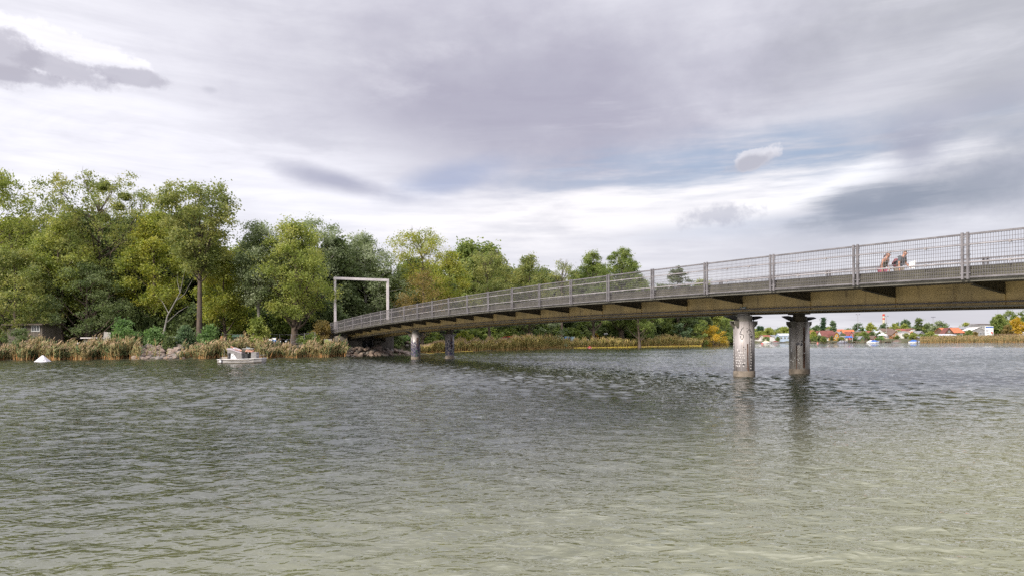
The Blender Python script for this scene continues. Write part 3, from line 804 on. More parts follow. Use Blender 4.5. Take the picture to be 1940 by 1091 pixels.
def trunk_mb(H, cb, cen, r0, seed, lean=(0, 0), fork=None, limbs=True, twigs=0, reach=.86):
    g = random.Random(seed); mb = MB(); mb.smooth = True
    top = H * reach
    n = 7; pts = []; rs = []
    wx, wy = g.uniform(-.03, .03) * H, g.uniform(-.03, .03) * H
    def axis_at(z):
        u = z / H
        return Vector((lean[0] * max(0, u - .25) / .75 + wx * math.sin(u * 3.0), lean[1] * max(0, u - .25) / .75 + wy * math.sin(u * 2.4), z))
    for i in range(n + 1):
        z = -.4 + (top + .4) * i / n
        pts.append(axis_at(z)); u = max(0, z) / top
        rs.append(r0 * ((1.35 if i == 0 else 1.0) * max(0, 1 - u) ** .8 + .05))
    mb.tube(pts, rs, 9)
    if fork:
        fz, dx = fork
        b = axis_at(fz); mb.tube([b, b + Vector((dx * .35, 0, (H - fz) * .15)), b + Vector((dx * .8, 0, (H - fz) * .4)), b + Vector((dx, 0, (H - fz) * .75))], [r0 * .7, r0 * .55, r0 * .35, .04], 7)
    if limbs:
        for (x, y, z, lr) in cen:
            zb = min(top * .96, max(cb * .55, z - math.hypot(x, y) * .8 - lr * .3)); a = axis_at(zb)
            e = Vector((x, y, z)); d = e - a
            if d.length < .6: continue
            rb = max(.03, r0 * max(0, 1 - zb / top) ** .8 * .5)
            m1 = a + d * .4 + Vector((0, 0, -.06 * d.length)); m2 = a + d * .75 + Vector((g.uniform(-.2, .2), g.uniform(-.2, .2), .03 * d.length))
            mb.tube([a, m1, m2, e], [rb, rb * .7, rb * .45, .02], 5, False)
            for q in range(2):
                e2 = e + Vector((g.uniform(-1, 1), g.uniform(-1, 1), g.uniform(-.2, 1))) * lr * .85
                mb.tube([m2, (m2 + e2) / 2 + Vector((0, 0, .1 * lr)), e2], [rb * .4, rb * .25, .012], 4, False)
    for q in range(twigs):                                        # bare upper branches
        zb = H * g.uniform(.62, .84); a = axis_at(min(zb, top)); th = g.uniform(0, 6.28); ln = H * g.uniform(.12, .24)
        e = a + Vector((math.cos(th) * ln * .55, math.sin(th) * ln * .55, ln))
        e.z = min(e.z, H * 1.0)
        mid = (a + e) / 2 + Vector((g.uniform(-.3, .3), g.uniform(-.3, .3), .1))
        mb.tube([a, mid, e], [.09, .06, .02], 4, False)
        for k in range(5):
            s_ = mid + (e - mid) * g.random(); mb.tube([s_, s_ + Vector((g.uniform(-.9, .9), g.uniform(-.9, .9), g.uniform(.2, 1.3)))], [.03, .01], 3, False)
    return mb
def tree(name, label, px, D, top_y, wpx, leafk, shape='dome', cbf=.28, seed=1, bark=None, cat='tree', group=None, r0=None, fork=None, twigs=0, leanpx=0, extras=(), limbs=True, **kw):
    p = spot(px, D, .05)
    ztop_ = py_Z(px, top_y, D); H = max(1.0, ztop_ - p.z); R = wpx * D / F / 2 * (1.08 if D < 108 else 1.22 if D < 260 else 1.05)
    lean = (leanpx * D / F, 0)
    cb = H * cbf
    t = empty(name, p, random.Random(seed).uniform(0, 6.28) if not leanpx and not fork else 0, label, cat, group)
    if D < 260: kw['leaf'] = kw.get('leaf', .27) * .80; kw['lv'] = int(kw.get('lv', 56) * 1.15)
    cm, cen = crown_mesh('crown', LF[leafk], H, R, cb, shape, seed, lean=lean, **kw)
    link('crown', cm, t)
    tr = trunk_mb(H, cb, cen, r0 or max(.12, H * .017), seed, lean, fork, limbs, twigs)
    tr.build('trunk', bark or M_BARK, t)
    for ex in extras: ex(t, H, R)
    return t
def shrub(name, label, px, D, top_y, wpx, leafk, seed, group=None, cat='bush', **kw):
    p = spot(px, D, .05); H = max(.5, py_Z(px, top_y, D) - p.z); R = wpx * D / F / 2
    t = empty(name, p, 0, label, cat, group)
    a = dict(lobes=9, cl=10, lv=40, leaf=.2, lobe_r=.5, spread=.26, flat=.9); a.update(kw)
    cm, cen = crown_mesh('foliage', LF[leafk], H, R, H * .08, 'dome', seed, **a)
    link('foliage', cm, t)
    mb = MB(); g = random.Random(seed)
    for (x, y, z, lr) in cen: mb.tube([(g.uniform(-.15, .15), g.uniform(-.15, .15), -.2), (x * .4, y * .4, z * .5), (x, y, z)], [.05, .035, .012], 5, False)
    mb.build('stems', M_BARK, t)
    return t
def copy_thing(o, loc, rz, sc, label=None):
    c = o.copy(); COL.objects.link(c); c.location = loc; c.rotation_euler = (0, 0, rz); c.scale = sc
    if label: c['label'] = label
    for ch in list(o.children):
        k = ch.copy(); COL.objects.link(k); k.parent = c
        for g2 in list(ch.children):
            d = g2.copy(); COL.objects.link(d); d.parent = k
    return c
def mistletoe(spots):
    def f(t, H, R):
        for i, (fx, fz, r) in enumerate(spots):
            cm, _ = crown_mesh('mistletoe', LF['olive'], r * 1.6, r, .1, 'round', 50 + i, lobes=4, cl=6, lv=60, leaf=.16, spread=.3)
            link('mistletoe', cm, t, (fx * R, -.2 * R, fz * H))
    return f

# --- the big trees of the far bank, left to right
tree('poplar_tree', 'tall bright green tree cut by the left picture edge, with a leaning limb', -22, 106, 318, 215, 'sunny', 'dome', .42, 11, leanpx=12, r0=.42, lobes=30, lv=44, leaf=.28, bark=M_BARK)
tree('oak_tree', 'broad low tree with yellowish drooping foliage beside the left picture edge', 30, 98, 470, 200, 'olive', 'dome', .16, 12, lobes=24, leaf=.26)
tree('ash_tree', 'wide double-topped tree with dark mistletoe balls rising left of the tall forked tree', 195, 108, 332, 235, 'olive', 'vase', .22, 13, r0=.5, lobes=44, leaf=.26, spread=.42, lobe_r=.33,
     twigs=8, extras=(mistletoe([(-.32, .88, .75), (.2, .87, .7), (-.35, .7, .6), (.05, .80, .5)]),))
tree('ash_tree', 'dense lower tree filling the gap between the bright left edge tree and the mistletoe tree', 118, 104, 402, 150, 'sunny', 'dome', .2, 14, lobes=27, lobe_r=.36)
tree('lime_tree', 'sunlit yellow-green tree standing right of the mistletoe tree, behind the tall forked tree', 292, 106, 398, 130, 'yellow', 'dome', .2, 15, lobes=27, lobe_r=.38)
tree('cedar_tree', 'dark green spreading tree hanging low above the left reeds', 165, 102, 498, 200, 'deep', 'dome', .12, 16, lobes=33, leaf=.22, lv=56, spread=.5, flat=.5, lobe_r=.32, r0=.32)
tree('plane_tree', 'tall forked tree with a long bare brown trunk standing above the leafy bushes', 377, 93.5, 347, 150, 'olive', 'vase', .44, 17, r0=.40, fork=(10.5, 1.8), lobes=36, leaf=.27, lobe_r=.33, lv=40, twigs=5)
tree('lime_tree', 'yellow-green leaning tree growing just right behind the tall forked tree', 428, 99, 470, 105, 'yellow', 'dome', .2, 18, lobes=22)
tree('birch_tree', 'pale-trunked tree with fluttering silvery leaves between forked tree and portal', 490, 98, 422, 95, 'silver', 'column', .34, 19, bark=M_BARKP, r0=.26, lobes=27, leaf=.22, lv=48, lobe_r=.42)
tree('alder_tree', 'yellow-green tree with a thick brown trunk in front of the reeds left of the portal', 556, 99, 416, 165, 'sunny', 'dome', .22, 20, r0=.48, lobes=36, leaf=.24, lobe_r=.35, twigs=3)
tree('poplar_tree', 'airy silver-leaved crown showing over the trees just left of the portal', 600, 112, 415, 90, 'silver', 'round', .45, 21, lobes=21, leaf=.26, lv=34, lobe_r=.4, bark=M_BARKP)
tree('poplar_tree', 'large silvery poplar filling the view inside the portal frame', 690, 122, 444, 175, 'silver', 'dome', .12, 22, lobes=45, leaf=.25, lv=58, lobe_r=.36, bark=M_BARKP)
tree('maple_tree', 'fan-shaped yellowing tree rising right of the portal with bare branches showing through', 795, 124, 436, 105, 'yellow', 'vase', .38, 23, lobes=27, leaf=.24, lv=32, twigs=10)
tree('maple_tree', 'rust-tinged low tree directly right of the portal above the railing', 800, 116, 515, 110, 'rust', 'dome', .25, 24, lobes=18, leaf=.22, lv=26)
tree('maple_tree', 'yellow-green tree second to the right of the portal with a lower round top', 855, 138, 474, 85, 'yellow', 'dome', .2, 25, lobes=24, lobe_r=.4, twigs=4)
tree('oak_tree', 'dark olive tree with bare branches reaching up left, above the middle of the railing', 928, 152, 478, 95, 'olive', 'vase', .25, 26, lobes=30, twigs=16, lv=34, leaf=.3)
tree('oak_tree', 'round olive-brown tree right of the bare-branched one, above the railing', 1003, 165, 482, 90, 'olive', 'dome', .2, 27, lobes=30, leaf=.3, lv=42)
tree('willow_tree', 'thin half-bare tree between two fuller ones above the railing', 1065, 185, 494, 62, 'olive', 'vase', .4, 28, lobes=15, twigs=16, lv=18, leaf=.3)
tree('lime_tree', 'loose green tree left of the dense round-topped one over the railing', 1125, 195, 477, 85, 'green', 'dome', .2, 29, lobes=27, leaf=.34, twigs=6)
tree('chestnut_tree', 'dense round-topped dark green tree, tallest right of the railing middle', 1180, 205, 470, 75, 'green', 'column', .15, 30, lobes=30, leaf=.36, lv=60, lobe_r=.45)
tree('lime_tree', 'green tree seen through the mesh railing right of the dense round-topped tree', 1212, 200, 520, 75, 'green', 'dome', .15, 31, lobes=22, leaf=.34)
tree('pine_tree', 'lone dark pointed tree seen through the mesh between two railing posts', 1285, 236, 506, 88, 'dark', 'dome', .15, 32, lobes=27, leaf=.36, flat=.4)
# --- trees seen under the bridge
tree('alder_tree', 'green tree with a thick bare brown trunk seen under the bridge', 1176, 206, 560, 110, 'green', 'dome', .5, 33, lobes=21, leaf=.34, r0=.55)
tree('maple_tree', 'small golden-yellow autumn tree at the water under the bridge', 1352, 233, 617, 48, 'gold', 'dome', .05, 34, lobes=15, leaf=.30, lv=30)
gp_ = 'trees making up the wood behind the far bank'
lb_ = 'green tree deep in the shaded wood behind the waterside trees'
proto = []
for k, (lk, shp) in enumerate((('deep', 'dome'), ('green', 'dome'), ('deep', 'column'), ('sunny', 'column'))):
    p = spot(60 + 60 * k, 118)
    t = empty('woodland_tree', p, 0, lb_, 'tree', gp_)
    cm, cen = crown_mesh('crown', LF[lk], 20, 5.4, .8, shp, 300 + k, lobes=44, cl=14, lv=44, leaf=.42, spread=.6)
    link('crown', cm, t); trunk_mb(20, 2, cen, .3, 300 + k).build('trunk', M_BARKD, t)
    proto.append(t)
g = random.Random(5)
wood = []
for px in range(-150, 760, 30): wood.append((px + g.uniform(-10, 10), g.uniform(112, 120) if px < 640 else g.uniform(124, 134), 1.0))
for px in range(-170, 700, 46): wood.append((px + g.uniform(-10, 10), g.uniform(124, 140), 1.05))
for px in range(760, 1400, 27): wood.append((px + g.uniform(-8, 8), shore_D(px) + g.uniform(26, 38), 1.12))
for px in range(1180, 1400, 20): wood.append((px, shore_D(px) + g.uniform(14, 24), .55))
for i, (px, D, s) in enumerate(wood):
    s *= g.uniform(.85, 1.15) * (.8 if 420 < px < 770 else .68 if px < 880 and px > 0 and D > 110 and px > 760 else 1); X = px_X(px, D, 2)
    loc, rz, sc = Vector((X, D, gz(X, D) - .1)), g.uniform(0, 6.28), (s * g.uniform(.9, 1.15), s * g.uniform(.9, 1.15), s)
    if i < 4: proto[i].location = loc; proto[i].rotation_euler = (0, 0, rz); proto[i].scale = sc
    else: copy_thing(proto[g.randrange(4)], loc, rz, sc)
# fallen grey dead limb left of the forked trunk
p = spot(330, 96)
t = empty('dead_tree', p, 0, 'bare grey dead tree leaning in the shade left of the tall brown trunk', 'tree')
mb = MB(); mb.smooth = True
for pts, rs in (([(-1.8, .2, -.2), (-1.5, .1, 2), (-.9, 0, 4.4), (.9, 0, 7.6), (1.7, 0, 11.2)], [.16, .14, .11, .07, .02]), ([(.3, 0, 6.5), (1.4, .2, 7.4), (2.8, .1, 9.8)], [.06, .05, .015]),
                ([(-.7, 0, 4.7), (-1.6, 0, 6.4), (-2.2, 0, 7.0)], [.05, .04, .015]), ([(-1.2, 0, 3.3), (.6, .2, 5.0), (2.0, .2, 5.8)], [.06, .04, .015]), ([(.9, 0, 7.6), (.5, 0, 9.2), (.6, 0, 10.4)], [.05, .03, .01])):
    mb.tube(pts, rs, 6)
mb.build('trunk', mat('grey_dead_wood', (.22, .21, .19), (.12, .11, .10), 2, .9), t)
# bushes
S = [
 ('elder_bush', 'big fresh green bush overhanging the reeds left of the stone slope', 237, 90, 603, 66, 'bush', 60),
 ('elder_bush', 'leafy bush directly above the left stone slope', 292, 91, 622, 46, 'bush', 61),
 ('elder_bush', 'small dark rounded bush at the top of the stone slope', 323, 89.5, 641, 20, 'dark', 62),
 ('elder_bush', 'bluish green bush immediately left of the tall brown trunk', 352, 91.5, 618, 34, 'teal', 63),
 ('elder_bush', 'bluish green bush immediately right of the tall brown trunk', 398, 91.5, 616, 48, 'bush', 64),
 ('sapling_bush', 'upright yellow-green sapling rising behind the moored boat', 489, 91, 600, 44, 'sunny', 65),
 ('sapling_bush', 'low yellow-green bush spilling over the reeds behind the boat', 487, 89.3, 640, 46, 'sunny', 66),
 ('rust_bush', 'orange-brown bush beside the stair rails at the left end of the bridge', 610, 97, 606, 52, 'rust', 67),
 ('ivy_bush', 'green scrub on the slope below the stair rails', 590, 95, 632, 50, 'green', 68),
 ('dark_bush', 'dark green bush filling the shade right of the abutment recess', 742, 102.5, 622, 52, 'dark', 69),
 ('willow_bush', 'bright green willow bush at the water left of the graffiti pillars', 768, 105, 634, 36, 'bush', 70),
 ('willow_bush', 'grey-green willow bush bulging into the reeds under the bridge middle', 1048, 176, 612, 78, 'silver', 71),
 ('gorse_bush', 'small bright yellow bush among the reeds under the bridge', 1127, 198, 634, 16, 'gold', 72),
 ('willow_bush', 'green bush behind the reeds right of the thick trunk under the bridge', 1215, 214, 622, 60, 'green', 73),
 ('willow_bush', 'bluish green bush left of the golden tree under the bridge', 1290, 228, 612, 60, 'teal', 74),
 ('willow_bush', 'green bush at the water edge right of the golden tree', 1330, 231, 604, 40, 'green', 75),
 ('willow_bush', 'rounded green bush at the tip of the wooded bank, left of the near pillar', 1376, 248, 600, 50, 'green', 76),
 ('bramble_bush', 'yellowing bramble between the two graffiti pillars', 815, 135, 628, 60, 'yellow', 77),
 ('bramble_bush', 'yellowing bramble right of the graffiti pillars', 880, 144, 628, 44, 'yellow', 78),
 ('fern_bush', 'low green growth at the water below the abutment graffiti', 640, 96.5, 655, 44, 'bush', 79),
 ('laurel_bush', 'low dark bush in front of the white-framed hut', 42, 91, 624, 92, 'deep', 80),
]
for nm, lb, px, D, ty, wp, lk, sd_ in S: shrub(nm, lb, px, D, ty, wp, lk, sd_, cat='bush', leaf=.2 if D < 130 else .32, lv=44)
# undergrowth that closes the wood near the ground
gp2, lb2 = 'low shaded undergrowth bushes of the far wood', 'dark undergrowth bush in the shade below the far trees'
pb = []
for k, lk in enumerate(('deep', 'green', 'dark')):
    pb.append(shrub('undergrowth_bush', lb2, 100 + 100 * k, 106, 590, 70, lk, 400 + k, gp2, leaf=.3, spread=.4))
for i, px in enumerate(list(range(-60, 640, 33)) + list(range(770, 1400, 24))):
    D = (g.uniform(103, 109) if px < 640 else shore_D(px) + g.uniform(17, 24)); X = px_X(px, D, 2); s = g.uniform(.75, 1.25) * D / 106
    copy_thing(pb[g.randrange(3)], Vector((X, D, gz(X, D) - .1)), g.uniform(0, 6.28), (s, s, s * (1 if px < 640 else .55)))

# ------------------------------------------------------------------ reeds
M_STALK = mat('dry_reed_stalk', (.33, .22, .095), (.19, .135, .06), 3, 0.85)
M_STALKG = mat('golden_reed_stalk', (.50, .36, .12), (.34, .25, .09), 3, 0.85)
M_RLEAFG = mat('yellow_green_reed_leaf', (.19, .21, .055), (.33, .27, .08), 0.5, 0.8)
M_RBASE = mat('orange_reed_base', (.38, .19, .06), (.22, .11, .04), 3, 0.85)
M_RLEAF = mat('green_reed_leaf', (.085, .135, .048), (.22, .18, .07), 0.8, 0.8)
M_PLUME = mat('tan_reed_plume', (.22, .15, .09), (.30, .22, .13), 2, 0.95)
def reeds(name, label, pts, hfun, seed, width=.035, leafw=.06, leaves=3, mats=None):
    """pts: base positions (n,3)"""
    rg = np.random.default_rng(seed); n = len(pts); V = []; Q = []; MI = []; off = 0
    def strips(P0, P1, P2, w0, w1, w2, mi):
        nonlocal off
        k = len(P0); th = rg.uniform(-.9, .9, k)
        sx = np.stack([np.cos(th), np.sin(th), np.zeros(k)], 1)
        w0, w1, w2 = (np.broadcast_to(np.asarray(w, float).reshape(-1, 1), (k, 1)) for w in (w0, w1, w2))
        vv = np.stack([P0 - sx * w0, P0 + sx * w0, P1 - sx * w1, P1 + sx * w1, P2 - sx * w2, P2 + sx * w2], 1).reshape(-1, 3)
        b = off + 6 * np.arange(k)
        Q.append(np.stack([b, b + 1, b + 3, b + 2], 1)); Q.append(np.stack([b + 2, b + 3, b + 5, b + 4], 1)); MI.append(np.full(2 * k, mi)); V.append(vv); off += 6 * k
    H = hfun(pts)
    ln = rg.normal(0, .15, (n, 2)); ln[:, 0] += .05
    tip = pts + np.concatenate([ln * H[:, None], H[:, None]], 1)
    mid = pts * .5 + tip * .5 + np.concatenate([-ln * .12 * H[:, None], np.zeros((n, 1))], 1)
    strips(pts - np.array([0, 0, .25]), mid, tip, width, width * .8, width * .45, 0)
    # plumes
    sel = rg.random(n) < .30
    t0 = tip[sel]; d = np.concatenate([rg.normal(.12, .1, (sel.sum(), 2)), rg.uniform(.15, .34, (sel.sum(), 1))], 1)
    strips(t0 - d * .3, t0 + d * .3, t0 + d, .015, .055, .01, 3)
    # leaves
    for q in range(leaves):
        f = rg.uniform(.18, .85, (n, 1)); b0 = pts + (tip - pts) * f
        d = np.concatenate([rg.normal(0, .42, (n, 2)), rg.uniform(.2, .8, (n, 1))], 1) * (H[:, None] / 2.6)
        strips(b0, b0 + d * .6, b0 + d * np.array([1.25, 1.25, .75]), leafw * .5, leafw * .5, .006, 2)
    # dry broken bases at the waterline
    k = n // 2; s_ = rg.choice(n, k, replace=False); b0 = pts[s_] + np.concatenate([rg.normal(0, .12, (k, 2)), np.zeros((k, 1))], 1)
    hh = rg.uniform(.3, .9, (k, 1)); d = np.concatenate([rg.normal(0, .25, (k, 2)), np.ones((k, 1))], 1) * hh
    strips(b0 - np.array([0, 0, .2]), b0 + d * .5, b0 + d, .045, .04, .01, 1)
    me = np_mesh(name, np.concatenate(V), np.concatenate(Q), mats or [M_STALK, M_RBASE, M_RLEAF, M_PLUME], np.concatenate(MI))
    return tag(link(name, me), label, 'reeds', None, 'stuff')
def reed_pts(segs, depth, per_px, seed):
    rg = np.random.default_rng(seed); out = []
    for a, b, dens in segs:
        n = int((b - a) * per_px * dens); px = rg.uniform(a, b, n)
        D = np.array([shore_D(p) for p in px]) + rg.uniform(-1.1, depth, n) * rg.random(n) ** .3
        D += .8 * np.sin(px * .11) + .5 * np.sin(px * .037)
        X = D * (px - CX) / F; z = np.maximum(ground_z(X, D), -.3)
        out.append(np.stack([X, D, z], 1))
    return np.concatenate(out)
def hvar(h, sx, amp=.22):
    def f(p): return h * (1 + amp * np.sin(p[:, 0] * sx) * np.sin(p[:, 0] * sx * .37 + 1) + amp * .6 * np.sin(p[:, 0] * 2.3)) * np.random.default_rng(3).uniform(.62, 1.08, len(p))
    return f
reeds('reed_bed', 'tall tan and green reeds along the left bank', reed_pts([(-160, 232, 1.0), (232, 262, .5), (262, 340, .02), (340, 385, .3)], 3.6, 11, 1), hvar(1.72, .35, .34), 1, leafw=.10, leaves=6)
reeds('reed_bed', 'green and orange reeds on either side behind the moored boat', reed_pts([(380, 520, .75), (505, 600, 1.0), (600, 655, .4)], 3.0, 10, 2), hvar(1.68, .5, .36), 2, leafw=.10, leaves=6)
reeds('reed_bed', 'long belt of tan and orange reeds seen under the bridge', reed_pts([(790, 1000, 1.0), (1000, 1090, 1.0), (1090, 1330, 1.0), (1335, 1382, .8)], 4.5, 12, 3), hvar(2.3, .22, .32), 3, width=.06, leafw=.13, leaves=5, mats=[M_STALKG, M_RBASE, M_RLEAFG, M_PLUME])
# ------------------------------------------------------------------ stones
M_ROCK = [mat('brown_rock_%s' % n, c, tuple(v * .55 for v in c), 1.6, 0.9, bump=0.05, bscale=5) for n, c in (('pale', (.28, .22, .18)), ('rosy', (.25, .185, .15)), ('grey', (.20, .175, .155)))]
def rock_mesh(seed, m_):
    g = random.Random(seed); mb = MB(); mb.ball((0, 0, 0), .36, 10, (1.25, .9, .62))
    o = [(x * (1 + .22 * math.sin(5 * y + seed) + g.uniform(-.10, .10)), y * (1 + g.uniform(-.16, .16)), z * (1 + g.uniform(-.14, .14))) for x, y, z in mb.v]
    me = bpy.data.meshes.new('riprap_stone'); me.from_pydata(o, [], mb.f); me.materials.append(m_); me.update()
    return me
RM = [rock_mesh(i, M_ROCK[i % 3]) for i in range(6)]
def stones(a, b, n, dmin, dmax, zmul, label, group, seed):
    g = random.Random(seed)
    for k in range(n):
        px = g.uniform(a, b); D = shore_D(px) + g.uniform(dmin, dmax); X = px_X(px, D)
        z = max(gz(X, D), -.1) + g.uniform(0, .18) + zmul * max(0, D - shore_D(px))
        o = link('riprap_stone', RM[g.randrange(6)], None, (X, D, z)); s = g.uniform(.6, 1.35)
        o.scale = (s, s, s * g.uniform(.8, 1.2)); o.rotation_euler = (g.uniform(-.4, .4), g.uniform(-.4, .4), g.uniform(0, 6.28))
        tag(o, label, 'stone', group)
stones(255, 348, 150, -.6, 4.2, .16, 'rough brown stone of the bank slope left of the moored boat', 'riprap stones left of the boat', 1)
stones(655, 778, 130, -.6, 4.0, .1, 'rough brown stone of the bank slope beneath the footbridge', 'riprap stones beneath the footbridge', 2)

# ------------------------------------------------------------------ figures
M_SKIN = mat('skin', (.44, .235, .165), (.36, .18, .12), 8, 0.55)
M_HAIRB = mat('grey_brown_hair', (.10, .07, .05), (.18, .14, .11), 14, 0.7)
M_HAIRR = mat('reddish_hair', (.16, .06, .03), (.09, .035, .02), 14, 0.7)
M_TEE = mat('grey_blue_cloth', (.095, .115, .13), (.07, .085, .095), 9, 0.9)
M_TANK = mat('dark_olive_cloth', (.06, .055, .035), (.04, .038, .025), 9, 0.9)
M_PINK = mat('pink_cloth', (.42, .13, .18), (.33, .09, .13), 9, 0.9)
M_RED = mat('dull_red_cloth', (.20, .05, .055), (.13, .03, .04), 9, 0.85)
M_BEIGE = mat('beige_cloth', (.30, .26, .21), (.22, .19, .15), 9, 0.9)
M_LILAC = mat('pale_lilac_cloth', (.42, .36, .39), (.34, .29, .31), 6, 0.9)
def skin(name, chains, m_, parent, sub=2, loc=None):
    """chains of (x,y,z,r) joined into one skinned surface; equal points are one joint"""
    vs, rs, es, key = [], [], [], {}
    def vid(p):
        k = tuple(round(c, 4) for c in p[:3])
        if k not in key: key[k] = len(vs); vs.append(p[:3]); rs.append(p[3])
        return key[k]
    for ch in chains:
        ids = [vid(p) for p in ch]; es += [(a, b) for a, b in zip(ids[:-1], ids[1:]) if a != b]
    me = bpy.data.meshes.new(name); me.from_pydata(vs, es, []); o = link(name, me)
    sk = o.modifiers.new('skin', 'SKIN'); sk.use_smooth_shade = True
    for i, d in enumerate(me.skin_vertices[0].data):
        d.radius = (rs[i], rs[i]); d.use_root = (i == 0)
    o.modifiers.new('smooth', 'SUBSURF').levels = sub; o.modifiers['smooth'].render_levels = sub
    bpy.context.view_layer.update()
    m2 = bpy.data.meshes.new_from_object(o.evaluated_get(bpy.context.evaluated_depsgraph_get()))
    m2.name = name; m2.materials.clear(); m2.materials.append(m_)
    m2.polygons.foreach_set('use_smooth', [True] * len(m2.polygons))
    bpy.data.objects.remove(o); bpy.data.meshes.remove(me)
    return link(name, m2, parent, loc)
def lerp(a, b, t): return tuple(x + (y - x) * t for x, y in zip(a, b))
def hand(w, d, side):
    """palm and five fingers leaving the wrist w in direction d"""
    w = Vector(w); d = Vector(d).normalized(); s = d.cross(Vector((0, 0, 1))); s = (s if s.length > .1 else Vector((0, 1, 0))).normalized(); n_ = s.cross(d)
    palm = w + d * .085; out = [[(*w, .026), (*(w + d * .045), .028), (*palm, .026)]]
    for k, ln in enumerate((.062, .075, .070, .055)):
        b = palm + s * (.022 - .0147 * k); kn = b + d * ln * .55 + n_ * .006; e = kn + d * ln * .35 - n_ * .018 * 1
        out.append([(*palm, .026), (*b, .009), (*kn, .0085), (*e, .007)])
    th = w + d * .03 + s * .034; out.append([(*(w + d * .045), .028), (*th, .011), (*(th + d * .035 + s * .012), .009), (*(th + d * .058 + s * .010), .007)])
    return out
def humanoid(J, female=False):
    """J: joints; returns chains of the bare body"""
    hip, waist, chest, neck, head = J['hip'], J['waist'], J['chest'], J['neck'], J['head']
    fw = Vector(J['face']).normalized(); hd = Vector(head); up = (hd - Vector(neck)).normalized()
    w = .88 if female else 1.0
    ch = [[(*hip, .135 * w), (*waist, .115 * w), (*chest, .145 * w), (*neck, .058), (*(hd - up * .06 + fw * .01), .068), (*hd, .088), (*(hd + up * .07), .072)]]
    ch.append([(*hd, .088), (*(hd + fw * .085 - up * .02), .022), (*(hd + fw * .112 - up * .035), .012)])            # nose
    ch.append([(*(hd - up * .06 + fw * .01), .068), (*(hd + fw * .07 - up * .095), .032)])                           # chin
    sx = up.cross(fw).normalized()
    for s in (1, -1):
        ch.append([(*hd, .088), (*(hd + sx * s * .082 - fw * .01), .016), (*(hd + sx * s * .098 - fw * .02 + up * .01), .013)])   # ears
    for k in ('l', 'r'):
        sh, el, wr, hp, kn, an, toe = (J[q + k] for q in ('sh', 'el', 'wr', 'hp', 'kn', 'an', 'toe'))
        ch.append([(*chest, .145 * w), (*sh, .062 * w), (*lerp(sh, el, .5), .050 * w), (*el, .042 * w), (*lerp(el, wr, .4), .040 * w), (*wr, .027)])
        ch += hand(wr, Vector(wr) - Vector(el), k)
        ch.append([(*hip, .135 * w), (*hp, .092 * w), (*lerp(hp, kn, .5), .080 * w), (*kn, .058), (*lerp(kn, an, .35), .058), (*an, .038), (*lerp(an, toe, .5), .042), (*toe, .03)])
    return ch
def hair(parent, J, m_, long=False):
    hd = Vector(J['head']); up = (hd - Vector(J['neck'])).normalized(); fw = Vector(J['face']).normalized()
    c = [[(*(hd + up * .075 + fw * .03), .055), (*(hd + up * .085 - fw * .03), .07), (*(hd + up * .02 - fw * .06), .072), (*(hd - up * .04 - fw * .065), .045)]]
    if long: c.append([(*(hd + up * .02 - fw * .06), .072), (*(hd - up * .02 - fw * .13), .035), (*(hd - up * .14 - fw * .16), .025)])
    skin('hair', c, m_, parent)
def eyes(parent, J):
    hd = Vector(J['head']); up = (hd - Vector(J['neck'])).normalized(); fw = Vector(J['face']).normalized(); sx = up.cross(fw).normalized()
    mb = MB()
    for s in (1, -1): mb.ball(hd + fw * .078 + sx * s * .034 + up * .012, .012, 8)
    mb.box(hd + fw * .088 - up * .055, (.012, .035, .008), math.atan2(fw.y, fw.x))
    mb.build('face_features', M_BLACK, parent)
